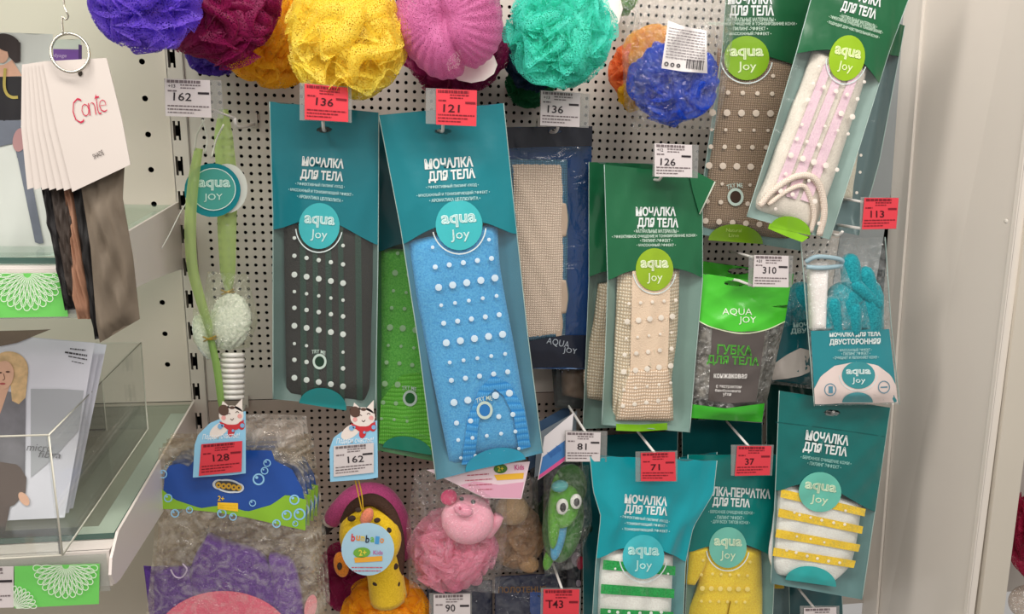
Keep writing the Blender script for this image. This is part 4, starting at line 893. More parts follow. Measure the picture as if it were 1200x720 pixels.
def rod2(label, pts, pocket, PD, arms=()):
    P = np.array([at(*p) for p in pts]); b = np.array([P[0][0], -.001, P[0][2]])
    t = thing('wire_hook', label, 'hook', b, 'wire hooks on the perforated board')
    mk('rod', tube(np.concatenate([[b], P]), .0021, 8), WHITEWIRE, t)
    mk('wall_clip', box(b[0] - .005, b[0] + .005, -.003, -.0008, b[2] - .004, b[2] + .0165), enamel, t, smooth=False)
    for a in arms: mk('label_arm', tube(np.array([at(*p) for p in a]), .0018, 8), WHITEWIRE, t)
    if pocket: mk('label_pocket', plate(quad_sheet(pocket, PD), None, -.0014, -.0008), POCKET, t, smooth=False)
rod('hook holding the green strap brush', (276, 146), .15, [(192, 92), (259, 94), (262, 139), (194, 136)], .19)
price_tag('white 162 price tag at the upper left, above the green strap brush', [(193, 92), (246, 94), (248, 138), (194, 136)], .1905, '162', bonus='+13', at_=(.38, .47))
rod('hook through the black mitt pack', (379, 150), .165, [(351, 97), (412, 102), (412, 144), (351, 141)], .217)
price_tag('red 136 price tag on the black mitt pack, under the yellow puff', [(357, 98), (408, 103), (408, 143), (357, 140)], .2175, '136', True)
rod('hook through the blue mitt pack', (519, 151), .19, [(499, 103), (559, 106), (558, 148), (499, 145)], .205)
price_tag('red 121 price tag on the blue mitt pack, under the pink puff', [(511, 104), (559, 106), (558, 148), (511, 146)], .2055, '121', True, at_=(.38, .53))
rod('hook through the navy pack', (653, 152), .12, [(633, 106), (691, 110), (690, 150), (633, 148)], .145, rise=.005)
price_tag('white 136 price tag under the turquoise puff', [(634, 106), (680, 109), (679, 149), (633, 147)], .1455, '136', bonus='+13', at_=(.38, .52))
rod('hook through the beige crochet mitt packs', (774, 209), .15, [(766, 168), (819, 170), (818, 209), (765, 207)], .165, rise=.004)
price_tag('white 126 price tag on the beige crochet mitt pack', [(767, 168), (811, 170), (811, 208), (767, 207)], .1655, '126', bonus='+12', at_=(.36, .55))
rod2('double hook behind the red 113 tag', [(975, 262, .05), (984, 264, .13), (1009, 268, .195)], [(1009, 231), (1054, 232), (1051, 269), (1008, 269)], .2, [[(975, 230, .05), (990, 233, .14), (1011, 237, .198)]])
price_tag('red 113 price tag at the right beside the divider', [(1013, 232), (1053, 232), (1050, 268), (1010, 269)], .2005, '113', True, at_=(.42, .52))
rod2('double hook behind the white 310 tag', [(846, 325, .05), (866, 329, .15), (884, 336, .168)], [(878, 299), (930, 300), (928, 337), (877, 336)], .17, [[(855, 294, .05), (884, 302, .168)]])
price_tag('white 310 price tag on the green konjac sponge pouch', [(884, 299), (924, 300), (924, 337), (882, 336)], .1705, '310', bonus='+31')
rod2('hook running forward to the white 81 tag', [(661, 468, .012), (687, 508, .148)], [(662, 505), (712, 506), (711, 542), (662, 542)], .15)
price_tag('white 81 price tag between the blue mitt pack and the turquoise pack', [(663, 506), (704, 507), (703, 541), (663, 541)], .1505, '81', at_=(.47, .50))
rod2('hook running forward to the red 71 tag', [(740, 497, .04), (768, 532, .178)], [(745, 530), (794, 529), (794, 565), (745, 565)], .18)
price_tag('red 71 price tag on the turquoise pack', [(751, 531), (791, 530), (792, 564), (751, 564)], .1805, '71', True, at_=(.42, .52))
rod2('hook running forward to the red 37 tag', [(846, 488, .04), (879, 525, .158)], [(857, 522), (907, 522), (905, 558), (857, 558)], .16)
price_tag('red 37 price tag on the yellow glove pack', [(864, 523), (904, 523), (902, 557), (861, 558)], .1605, '37', True, at_=(.4, .53))
rod2('hook running forward to the red 143 tag', [(645, 652, .03), (659, 692, .148)], [(634, 690), (681, 690), (680, 740), (633, 740)], .15)
price_tag('red 143 price tag at the bottom edge, below the green owl', [(637, 691), (679, 691), (678, 733), (636, 733)], .1505, '143', True, at_=(.36, .42))
rod2('hook behind the white 90 tag', [(530, 690, .03), (530, 712, .148)], [(503, 696), (553, 695), (553, 742), (503, 742)], .15)
price_tag('white 90 price tag at the bottom edge, below the pink pig', [(508, 697), (551, 696), (551, 736), (508, 736)], .1505, '90', at_=(.46, .42))
rod2('hook in front of the lowest dark teal pack', [(934, 688, .08), (955, 714, .158)], [(938, 711), (984, 711), (984, 750), (938, 750)], .16)
price_tag('tag cut off by the bottom edge, below the yellow striped mitt pack', [(942, 713), (980, 712), (980, 748), (942, 748)], .1605, '')
for lab, tip, D in (('hook through the yellow striped mitt pack', (975, 484), .15), ('hook carrying the brown mitt pack', (905, -40), .125), ('hook carrying the two-sided glove packs', (985, 274), .19), ('hook carrying the green mitt pack', (500, 152), .105)):
    rod(lab, tip, D, rise=.004)
for k, (x, D, nm) in enumerate(((170, .2, 'violet'), (254, .12, 'magenta'), (320, .1, 'orange-yellow'), (405, .17, 'yellow'), (524, .17, 'pink'), (655, .17, 'turquoise'))):
    rod('topmost hook carrying the %s puff' % nm, (x, -95), D, rise=.006)
rod('hook behind the cat-topped 128 price frame', (258, 540), .205, rise=.003)
rod('hook behind the cat-topped 162 price frame', (415, 545), .17, rise=.003)
# cat-topped price frames
def cat_frame(label, x, y, D, price, red, q, fr):
    """blue card frame with a cartoon cat leaning over its top edge"""
    S = sheet4([(x, y - 95), (x + 62, y - 95), (x + 62, y), (x, y)], D, bulge=0, crink=0); t = thing('cat_price_holder', label, 'price frame', S.org, 'cat-topped blue price frames')
    def pl(top, bot, m, name, w=.0, par=None, n=20): return mk(name, S.area(top, bot, n, 6, w=w), m, par or t, smooth=False)
    X = lambda L_: [(x + a, y + b) for a, b in L_]
    V, f = S.area(X(fr[0]), X(fr[1]), 26, 8, w=.0006); V2, f2 = S.area(X(fr[0]), X(fr[1]), 26, 8, w=-.0004)
    mk('card_frame', join((V, f), (V2, [g[::-1] for g in f2])), plain((150, 206, 236), rough=.5), t, smooth=False)
    cx, cy = x + fr[2][0], y + fr[2][1]
    h = mk('cat_cutout', join(S.disc(cx, cy, 14.5, 11.5, w=.001, rings=2), (S.pt([cx + 3, cx + 13, cx + 13], [cy - 9, cy - 20, cy - 4], .001), [[0, 2, 1]]), (S.pt([cx - 13, cx - 10, cx - 1], [cy - 5, cy - 17, cy - 9], .001), [[0, 2, 1]]), S.disc(cx - 14, cy + 17, 13, 7, -35, w=.0009, rings=2)), plain((240, 228, 220), rough=.5), t, smooth=False)
    mk('brown_patch', join(S.disc(cx - 9, cy - 6, 6, 6.5, -20, w=.0014, rings=2), S.disc(cx + 1, cy - 9, 3.2, 1.8, 0, w=.0014, rings=1)), plain((92, 68, 58)), h, smooth=False)
    mk('cheeks', join(S.disc(cx - 9, cy + 3, 2.6, w=.0014, rings=1), S.disc(cx + 10, cy + 1, 2.6, w=.0014, rings=1)), plain((238, 168, 164)), h, smooth=False)
    mk('face_lines', join(*[S.stroke(p, .8, .0015) for p in ([(cx - 5, cy - 1), (cx - 3, cy - 2.5), (cx - 1, cy - 1.5)], [(cx + 5, cy - 3), (cx + 7, cy - 4.5), (cx + 9, cy - 3)], [(cx - 1, cy + 4), (cx + 1, cy + 5.5), (cx + 3, cy + 3.5)])]), ink((80, 60, 56)), h, smooth=False)
    mk('red_scarf', join(S.area([(cx - 14, cy + 7), (cx - 4, cy + 11), (cx + 6, cy + 11), (cx + 15, cy + 5)], [(cx - 12, cy + 11), (cx - 4, cy + 17), (cx + 6, cy + 17), (cx + 14, cy + 13)], 14, 4, w=.0015), S.disc(cx, cy + 19, 4, 6, 15, w=.0012, rings=2), S.disc(cx + 12, cy + 12, 4, 5, 0, w=.0012, rings=2)), plain((206, 52, 60)), h, smooth=False)
    mk('scarf_spots', join(*[S.disc(cx + a, cy + b, r, w=.0019, rings=1) for a, b, r in ((-13, 13, 3), (-10, 12, 1.6), (13, 12, 2.6), (2, 18, 1.6))]), plain((130, 180, 220)), h, smooth=False)
    mk('script_lettering', S.text('Подари счастье!', x + fr[3][0], y + fr[3][1], 44, 8, fr[3][2], .0014, bold=.006, shear=.3), ink((246, 248, 250)), t, smooth=False)
    price_tag('%s %s price tag held in the cat-topped frame %s' % ('red' if red else 'white', price, 'on the left' if red else 'above the giraffe'), q, D + .002, price, red, at_=(.5, .48) if red else (.55, .5), group='price tags in cat-topped frames', nopocket=True)
    return t
cat_frame('blue price frame with a calico cat on top, in front of the bath toy mitts', 226, 560, .225, '128', True, [(236, 521), (284, 517), (283, 553), (233, 558)],
          ([(2, -38), (6, -50), (20, -64), (40, -72), (62, -78)], [(0, 0), (16, -1), (31, -2), (46, -3), (62, -5)], (45, -73), (33, -48, -3)))
cat_frame('blue price frame with a calico cat on top, hung over the giraffe puff', 385, 565, .185, '162', False, [(391, 523), (438, 519), (438, 554), (391, 559)],
          ([(1, -38), (6, -52), (20, -62), (40, -68), (57, -72)], [(2, 0), (16, -1), (31, -2), (46, -3), (58, -5)], (40, -76), (31, -48, -3)))
# ------------------------------------------------------------------ green strap brush
S = Sheet([(220, 140), (214, 470)], [(300, 140), (302, 470)], (.12, .13), bulge=0, crink=0)
t = thing('strap_brush', 'long green strap back brush with white bristle pads and a round teal card', 'bath brush', S.org)
gs = film((214, 232, 168), haze=.30, gloss=.10, bscale=60, bump=.5, rough=.25)
def strap(path, wpx, D, th=.0018):
    p = smooth_path([(x, y, 0) for x, y in path], 8)[:, :2]; T = np.gradient(p, axis=0); T /= np.linalg.norm(T, axis=1)[:, None]; N = np.stack([-T[:, 1], T[:, 0]], 1)
    w = np.interp(np.linspace(0, 1, len(p)), np.linspace(0, 1, len(wpx)), wpx)[:, None] / 2
    out = []
    for dd in (0, th):
        q = np.stack([p + N * w * s for s in np.linspace(-1, 1, 7)], 1); bow = .004 * (1 - np.linspace(-1, 1, 7) ** 2)[None]
        out.append(at(q[..., 0], q[..., 1], D + bow + 0 * q[..., 0] - dd))
    return join(*[(o.reshape(-1, 3), gridfaces(len(p), 7, flip=bool(i))) for i, o in enumerate(out)])
mk('strap', strap([(233, 174), (227, 210), (223, 260), (225, 310), (233, 345), (243, 378), (247, 395)], [10, 13, 14, 13, 12, 10, 5], .13), gs, t)
mk('strap', strap([(262, 128), (262, 160), (266, 215), (266, 270), (267, 318), (268, 342)], [10, 22, 25, 22, 18, 7], .105), gs, t)
mk('strap', strap([(247, 398), (254, 430), (259, 470), (262, 485)], [8, 9, 8, 6], .13), film((176, 212, 120), haze=.5, gloss=.10, bscale=60, bump=.5, rough=.25), t)
mk('cord', join(tube(at(*np.array([(240, 140, .15), (231, 158, .14), (228, 176, .132)]).T), .0011, 6, sm=5), tube(at(*np.array([(237, 140, .15), (243, 162, .14), (240, 180, .132)]).T), .0011, 6, sm=5), tube(at(*np.array([(262, 146, .13), (253, 165, .12), (248, 185, .12)]).T), .0011, 6, sm=5)), plain((226, 226, 214)), t)
mk('loose_thread', tube(at(*np.array([(222, 232, .10), (210, 252, .11), (198, 276, .12), (189, 292, .125)]).T), .0008, 5, sm=5), plain((214, 214, 206), rough=.3), t)
gold = plain((196, 160, 62), rough=.3, metal=.7)
for cx, cy in ((267, 342), (246, 397)): mk('gold_tie', join(tube(at(*np.array([(cx - 8, cy - 2, .128), (cx, cy + 1, .138), (cx + 8, cy, .128)]).T), .0012, 6, sm=5), tube(at(*np.array([(cx - 7, cy + 3, .13), (cx, cy, .138), (cx + 7, cy - 3, .13)]).T), .0012, 6, sm=5)), gold, t)
def bristle(d): return 1 + .05 * math.sin(28 * d[0]) * math.sin(26 * d[1]) + .03 * math.sin(50 * d[1] + 9 * d[0])
brm = plain2((246, 246, 240), (196, 204, 192), 260, .7)
mk('bristle_pad', ell_px(270, 377, .115, 24, 33, 14, ang=8, nu=60, nv=40, fn=bristle), brm, t)
mk('bristle_pad', ell_px(240, 395, .11, 12, 27, 10, ang=-18, nu=50, nv=36, fn=bristle), brm, t)
hm = plain((236, 232, 226), rough=.4)
mk('handle', join(*[tube(at(*np.array([(272 - 12, 416 + 6.2 * k, .12), (272, 416.5 + 6.2 * k, .132), (272 + 13, 416 + 6.2 * k, .12)]).T), .0034, 8, sm=4) for k in range(9)]), hm, t)
SW = Sheet([(243, 318), (236, 370), (246, 412)], [(290, 322), (303, 375), (292, 408)], .128, bulge=.02, crink=.003, seed=5, pillow=True, back=.02)
V, fa, fb = SW.bag(20, 20); mk('clear_wrap', (V, fa + fb), film((250, 252, 244), haze=.03, gloss=.10, bscale=90, bump=1.0, rough=.07), t)
SW = Sheet([(226, 362), (226, 400)], [(254, 366), (254, 428)], .122, bulge=.014, crink=.003, seed=6, pillow=True, back=.014)
V, fa, fb = SW.bag(14, 16); mk('clear_wrap', (V, fa + fb), film((250, 252, 244), haze=.03, gloss=.10, bscale=90, bump=1.0, rough=.07), t)
SC = quad_sheet([(210, 185), (290, 185), (290, 262), (210, 262)], .122)
mk('back_card', SC.disc(266, 221, 24, 29, 0, w=-.003), plain((208, 212, 204)), t)
d = mk('round_card', SC.disc(249, 223, 33, 31.5, 0, w=0), printed((8, 128, 138)), t)
mk('card_disc', SC.disc(250, 222, 25.5, 24, 0, w=.0008), plain((70, 156, 146), rough=.4), d)
mk('card_ring', SC.disc(250, 222, 26.5, 25, 0, w=.0012, r0=.96, rings=1), ink((212, 232, 226)), d, smooth=False)
mk('card_lettering', join(SC.text('aqua', 251, 217, 38, 13, 0, .0014, bold=.0, outline=.034), SC.text('JOY', 250, 232, 22, 10, 0, .0014, bold=-.02, outline=.028)), ink((196, 226, 216)), d, smooth=False)
# ------------------------------------------------------------------ glass shelves of the left bay
def glass(tint=(240, 248, 244), g=.09): return film(tint, haze=.015, gloss=g, bscale=3, bump=.02, rough=.03)
GEDGE = plain((62, 92, 84), rough=.15, spec=.6)
STEEL = plain((222, 212, 206), rough=.35, var=.015, vscale=5)
def shelf(label, X, Z, D, seed):
    t = thing('glass_shelf', label, 'shelf', (X - .3, -D / 2, Z - .03), 'glass shelves of the left bay')
    x0 = -1.25
    mk('glass_pane', box(x0, X, -D, -.004, Z - .007, Z), glass(), t, smooth=False)
    mk('glass_edge', join(box(X - .0002, X + .0006, -D, -.004, Z - .0068, Z - .0004), box(x0, X, -D - .0006, -D + .0002, Z - .0068, Z - .0004)), GEDGE, t, smooth=False)
    prof = [(.0, .004), (D, .002), (D + .026, -.014), (D + .034, -.030), (D + .026, -.047), (D + .010, -.052), (.16, -.074), (.0, -.095)]
    mk('bracket', prism([(X + .0025, -d - .002, Z + z) for d, z in prof], np.array([.003, 0, 0])), STEEL, t, smooth=False)
    mk('bracket_flange', box(X - .026, X + .0025, -D + .01, -.02, Z - .0105, Z - .008), STEEL, t, smooth=False)
    mk('front_rail', join(box(x0, X + .001, -D - .020, -D + .030, Z - .0125, Z - .0085), box(x0, X + .001, -D - .023, -D - .019, Z - .052, Z - .0085)), STEEL, t, smooth=False)
    mk('price_channel', box(x0, X - .001, -D - .0262, -D - .0252, Z - .056, Z - .010), film((240, 242, 240), haze=.10, gloss=.12, bscale=4, bump=.02), t, smooth=False)
    return t
X1, Z1 = x_at0(205, 240), z_at0(205, 240)
X2, Z2 = x_at0(224, 473), z_at0(224, 473)
DS = .372
shelf('lower glass shelf on a white bracket, carrying the clear bin', X2, Z2, DS, 1)
shelf('upper glass shelf behind the hanging sample cards', X1, Z1, DS, 2)
shelf('topmost shelf of the left bay, only its bracket corner in view', X1 - .004, z_at0(205, 30) + .095, .37, 3)
GREEN = plain((112, 206, 96), rough=.4, coat=.2)
PETAL = ink((222, 238, 214))
def flower(S, cx, cy, r, a0=4, a1=176, n=12):
    """half dahlia: overlapping rows of outlined petals"""
    V, Fc = [], []; m = 12
    for k, (ri, ro) in enumerate(((.10, .46), (.22, .64), (.36, .80), (.52, .94), (.70, 1.04))):
        for j in range(n + 1 - k % 2):
            a = R_(a0 + (a1 - a0) * (j + .5 * (k % 2)) / n); hw = math.pi / n * .44 * (a1 - a0) / 172
            rc_, rl = (ri + ro) / 2, (ro - ri) / 2
            for q in (1.0, 1.0 - 1.05 / (r * rl)):
                for i in range(m):
                    th = 2 * math.pi * i / m; rr = rc_ + rl * q * math.cos(th); w_ = hw * rc_ * math.sin(th) * (1 - .85 / (r * hw * rc_) if q < 1 else 1) * (1 + .35 * math.cos(th))
                    V.append((cx + r * (rr * math.cos(a) - w_ * math.sin(a)), cy + r * (rr * math.sin(a) + w_ * math.cos(a)), .0010 + .00025 * k))
            o = len(V) - 2 * m
            for i in range(m): Fc.append([o + i, o + (i + 1) % m, o + m + (i + 1) % m, o + m + i])
    V = np.array(V); return S.pt(V[:, 0], V[:, 1], .0010) + S.n * (V[:, 2:3] - .0010), Fc
DC = DS + .0275
def rail_card(label, q, fl):
    S = quad_sheet(q, DC); t = thing('shelf_card', label, 'shelf card', (S.PL[-1] + S.PR[-1]) / 2, 'green flower cards on the shelf fronts')
    mk('card', plate(S), GREEN, t, smooth=False)
    for f in fl: mk('flower_print', flower(S, *f), PETAL, t, smooth=False)
rail_card('green flower card on the lower shelf front', [(17, 664), (117, 661), (116, 708), (17, 713)], [(77, 663, 37), (16, 714, 27, 274, 352, 6)])
rail_card('green flower card on the upper shelf front, left edge of the photo', [(-30, 321), (74, 320), (80, 371), (-30, 373)], [(32, 321, 42), (-30, 374, 27, 274, 352, 6)])
price_tag('white price tag at the lower left edge, beside the green flower card', [(-48, 666), (16, 664), (16, 712), (-48, 714)], DC, '', group='shelf price tags')
# clear acrylic bin
cB = at_z(73, 651, Z2 + .002); XB = float(cB[0]); 
side = [at_x(x, y, XB) for x, y in ((73, 651), (57, 510), (165, 402), (174, 511))]
side[0][2] = side[3][2] = Z2 + .002
t = thing('acrylic_bin', 'clear acrylic bin with a slanted side, standing on the lower glass shelf', 'display bin', (XB - .12, (side[0][1] + side[3][1]) / 2, Z2 + .001))
AC = film((252, 253, 252), haze=.01, gloss=.07, bscale=3, bump=.02, rough=.03)
mk('side_wall', prism(side, np.array([-.003, 0, 0])), AC, t, smooth=False)
f0, f1 = side[0], side[1]; wv = np.array([-.34, 0, 0])
mk('front_wall', prism([f0, f1, f1 + wv, f0 + wv], np.array([0, .003, 0])), AC, t, smooth=False)
mk('back_wall', prism([side[3], side[2], side[2] + wv, side[3] + wv], np.array([0, .003, 0])), AC, t, smooth=False)
mk('bottom_wall', prism([side[0], side[3], side[3] + wv, side[0] + wv], np.array([0, 0, .003])), AC, t, smooth=False)
dv_ = np.array([-.055, 0, 0]); mk('reflection_panel', prism([p + dv_ + np.array([0, 0, .003]) for p in (side[0] * .55 + side[3] * .45, side[1] * .55 + side[2] * .45, side[2], side[3])], np.array([-.002, 0, 0])), AC, t, smooth=False)  # added panel stands in for reflected upright lines in the bin
mk('polished_edges', join(tube([side[0], side[1], side[2], side[3], side[0]], .0011, 6), tube([side[1], side[1] + wv], .0011, 6), tube([side[0], side[0] + wv], .0011, 6), tube([side[2], side[2] + wv], .0009, 6), tube([side[2] + dv_, side[3] + dv_], .0008, 6)), plain((214, 210, 196), rough=.15, spec=.6), t)
# tights packs standing in the bin
SKIN = plain((214, 168, 142), rough=.5, var=.08, vscale=60)
PACKW = printed((222, 220, 222))
def tights(label, dx, dy, dD, first):
    db = .345 - dD; fx, fy = proj(np.array([[at(80 + dx * .8, 640, db)[0], -db, Z2 + .006], [at(-90, 640, db)[0], -db, Z2 + .006]]))
    q = [(-90 + dx, 384 + dy), (111 + dx, 402 + dy), (fx[0], fy[0]), (fx[1] + dx, fy[1])]
    S = sheet4(q, (.290 - dD, .345 - dD), bulge=.002, crink=.0003, seed=50 + int(dx)); t = thing('tights_pack', label, 'tights pack', S.org, 'tights packs in the acrylic bin')
    V, fa, fb = Sheet(*[[q[0], q[3]], [q[1], q[2]]], (.290 - dD, .345 - dD), bulge=.002, crink=.0003, seed=50 + int(dx), back=.006).bag(20, 24)
    mk('pack_sleeve', (V, fa + fb), plain((214, 214, 224), rough=.3, coat=.5, var=.02, vscale=12), t)
    if first:
        g = mk('printed_figure', S.area([(-40, 452), (0, 458), (30, 462)], [(-40, 560), (0, 562), (29, 566)], 14, 14, w=.0008), plain((118, 116, 122), rough=.35, var=.2, vscale=40), t)
        mk('printed_legs', join(S.area([(-60, 548), (-10, 540), (22, 545), (31, 560)], [(-60, 600), (-10, 596), (15, 594), (30, 578)], 16, 8, w=.0012), S.area([(-60, 590), (-10, 590), (12, 592)], [(-60, 642), (-10, 640), (3, 638)], 14, 8, w=.0012)), plain((92, 78, 72), rough=.4), g)
        mk('printed_hand', S.disc(28, 585, 5, 9, -35, w=.0016), SKIN, g); mk('printed_neck', S.area([(-14, 440), (0, 447), (12, 450)], [(-10, 500), (-4, 496), (2, 480)], 8, 8, w=.001), SKIN, g)
        mk('printed_hair', join(S.disc(11, 432, 22, 20, 10, w=.001), S.area([(10, 425), (22, 428), (33, 436)], [(14, 470), (22, 474), (30, 466)], 10, 8, w=.001)), plain((206, 172, 126), rough=.5, var=.2, vscale=120), g)
        mk('printed_face', S.disc(4, 440, 12, 17, 10, w=.0018), SKIN, g)
        mk('face_features', join(S.disc(0, 437, 2.4, 1.1, 0, w=.0022, rings=1), S.disc(9, 436, 2.4, 1.1, 0, w=.0022, rings=1), S.stroke([(4, 438), (5.5, 444), (3, 446)], .8, .0022, 3)), ink((96, 66, 56)), g, smooth=False)
        mk('lips', S.disc(3, 450, 3.4, 1.3, 0, w=.0022, rings=1), ink((176, 84, 84)), g, smooth=False)
        mk('grey_panel', S.area([(36, 456), (70, 456), (98, 458)], [(36, 560), (60, 540), (92, 505)], 12, 12, w=.0006), plain((168, 170, 176), rough=.3, coat=.4), t)
        mk('bag_top_sheen', S.area([(-40, 386), (0, 388), (40, 387), (60, 386)], [(-40, 412), (0, 406), (20, 402), (40, 394)], 16, 6, w=.001), plain((128, 112, 98), rough=.2, metal=.4, bump=.8, bscale=90), t)  # brown metallic band stands in for the reflective clear bag top
        mk('brand_lettering', join(S.text('micro', 46, 525, 30, 8, 2, .0014, shear=.25), S.text('fibra', 58, 533, 26, 8, 3, .0014, shear=.25)), ink((110, 110, 114)), t, smooth=False)
        mk('fine_print', S.bars([(82, 408, 100, 410, 1.6), (76, 412, 102, 416, 2), (80, 417, 102, 421, 1.4), (84, 423, 98, 426, 1)], .0014, 4), ink((60, 58, 62)), t, smooth=False)
        st = mk('sticker', S.area([(32, 626), (64, 625)], [(31, 640), (63, 640)], 6, 4, w=.0014), plain((236, 230, 218), rough=.5), t, smooth=False)
        mk('sticker_print', S.bars([(35, 629 + 3 * k, 60, 628 + 3 * k, .8) for k in range(4)], .002, 6), ink((206, 152, 110)), st, smooth=False)
tights('front clear-topped tights pack with a blond woman in grey, in the acrylic bin', 0, 0, 0, True)
tights('second tights pack in the bin, a white edge right behind the front pack', 7, 1, .010, False)
tights('hindmost tights pack in the bin, a lilac-white edge at its right', 14, 2, .020, False)
# packs on the upper shelf
S = sheet4([(-60, 36), (62, 40), (66, 300), (-60, 304)], (.30, .315), bulge=.004, crink=.0005, seed=61)
t = thing('tights_pack', 'flat tights pack with a dark-haired woman in black, on the upper shelf', 'tights pack', S.org)
V, fa, fb = S.bag(20, 24); mk('pack_sleeve', (V, fa + fb), plain((204, 208, 202), rough=.3, coat=.4, var=.05, vscale=16), t)
g = mk('printed_figure', S.area([(-40, 88), (0, 90), (26, 90)], [(-40, 142), (0, 142), (27, 140)], 12, 10, w=.0008), plain((30, 28, 32), rough=.4), t)
mk('printed_legs', join(S.area([(-40, 141), (0, 141), (27, 141)], [(-40, 172), (-2, 172), (17, 168)], 10, 6, w=.0008), S.area([(14, 152), (20, 146), (28, 152)], [(20, 185), (26, 188), (33, 190)], 8, 8, w=.001), S.area([(20, 183), (26, 186), (33, 190)], [(41, 284), (46, 286), (51, 285)], 8, 20, w=.001)), plain((104, 110, 122), rough=.45, var=.08, vscale=40), g)
mk('printed_thigh', S.disc(23, 164, 8, 14, 10, w=.0014), plain((168, 128, 128), rough=.5), g)
mk('printed_neck', join(S.area([(-20, 78), (5, 76), (14, 70)], [(-20, 90), (5, 90), (26, 89)], 10, 6, w=.0008), S.disc(1, 62, 9, 12, -10, w=.0012)), SKIN, g)
mk('printed_hair', join(S.disc(8, 50, 16, 10, 20, w=.0016), S.area([(6, 48), (16, 46), (24, 50)], [(10, 66), (18, 74), (24, 72)], 10, 8, w=.0016)), plain((44, 32, 30), rough=.5), g)
mk('gold_hook_print', S.stroke([(6, 80), (5, 100), (8, 110), (14, 114), (21, 114)], 3.4, .0018), plain((196, 178, 96), rough=.3, metal=.4), t)
S = sheet4([(42, 47), (95, 46), (98, 225), (45, 226)], (.22, .225), bulge=.003, crink=.0004, seed=62)
t = thing('tights_pack', 'white tights pack with a purple band, behind the sample card ring', 'tights pack', S.org)
V, fa, fb = S.bag(14, 20); mk('pack_sleeve', (V, fa + fb), plain((204, 208, 198), rough=.3, coat=.4), t)
mk('purple_band', S.area([(44, 57), (92, 58)], [(44, 76), (92, 77)], 8, 6, w=.0008), printed((112, 72, 148)), t)
mk('purple_side', S.area([(92, 52), (96, 53)], [(92, 78), (96, 79)], 3, 6, w=.001), printed((78, 48, 104)), t)
mk('brand_lettering', S.text('bodyage', 67, 65.5, 22, 5.5, 2, .0014), ink((196, 170, 210)), t, smooth=False)
# ring with sample cards
rc = at(82, 62, .43); rs_ = mpp(rc)
t = thing('card_ring', 'chrome ring holding the sample cards, hung from a thin wire hook', 'ring', rc)
th = np.linspace(0, 2 * math.pi, 40, endpoint=False)
rx_ = AX_R * .96 + AX_F * .28
mk('ring', tube([rc + rx_ * 20 * rs_ * math.cos(a) + AX_U * 22.5 * rs_ * math.sin(a) for a in th], .0013, 8, closed=True), plain((196, 192, 180), rough=.18, metal=.9), t)
mk('wire_hook', tube(at(*np.array([(76, -14, .43), (75, 5, .43), (78, 14, .432), (80, 19, .431), (77, 23, .43), (73, 20, .43), (73, 26, .43), (74, 40, .43)]).T), .0008, 6, sm=6), plain((206, 200, 188), rough=.2, metal=.8), t)
CARDM = plain((212, 202, 195), rough=.5, spec=.3, var=.015, vscale=20)
def cardsheet(k):
    if k == 0: return Sheet([(50, 72), (66, 148), (85, 225)], [(125, 68), (143, 140), (153, 193)], (.428, .434), bulge=0, crink=0)
    return Sheet([(50 - 4.0 * k, 72 + .6 * k), (64 - 6.5 * k, 148), (84 - 8.6 * k, 224 - .3 * k)], [(118 - 4 * k, 71 + .6 * k), (132 - 6 * k, 146), (138 - 8 * k, 204)], (.428 - .003 * k, .434 - .003 * k), bulge=0, crink=0)
def swatch(par, L, R, D, col, seed, name='fabric_swatch'):
    Sx = Sheet(L, R, D, bulge=.006, crink=.0022, seed=seed, pillow=False, back=.006); V, fa, fb = Sx.bag(16, 40)
    mk(name, (V, fa + fb), plain(col, rough=.55, var=.06, vscale=60, bump=.3, bscale=1500, spec=.3), par)
SW = {0: ([(94, 212), (106, 290), (113, 380), (117, 402)], [(146, 196), (144, 232), (156, 300), (164, 374)], (.426, .430), (112, 100, 86), 71),
      2: ([(84, 214), (96, 300), (106, 360), (111, 398)], [(112, 210), (116, 300), (120, 360), (122, 396)], (.4185, .422), (30, 28, 28), 72),
      3: ([(74, 216), (84, 290), (86, 350), (91, 374)], [(88, 214), (100, 320), (106, 352), (106, 374)], (.4155, .419), (158, 116, 92), 73),
      4: ([(58, 214), (68, 280), (80, 346)], [(84, 214), (92, 290), (100, 352)], (.4125, .416), (62, 52, 46), 74),
      6: ([(47, 214), (62, 290), (76, 364)], [(66, 214), (84, 290), (94, 362)], (.407, .410), (34, 31, 32), 75)}
LAB = ['front sample card reading Conte with a taupe fabric swatch under it', 'white card edge directly behind the front sample card', 'third sample card back, with a black swatch beside the taupe one', 'fourth sample card back, with a tan rolled swatch', 'fifth sample card back, with a dark brown swatch', 'sixth sample card edge, just right of the last one', 'hindmost sample card at the left, with a long black swatch']
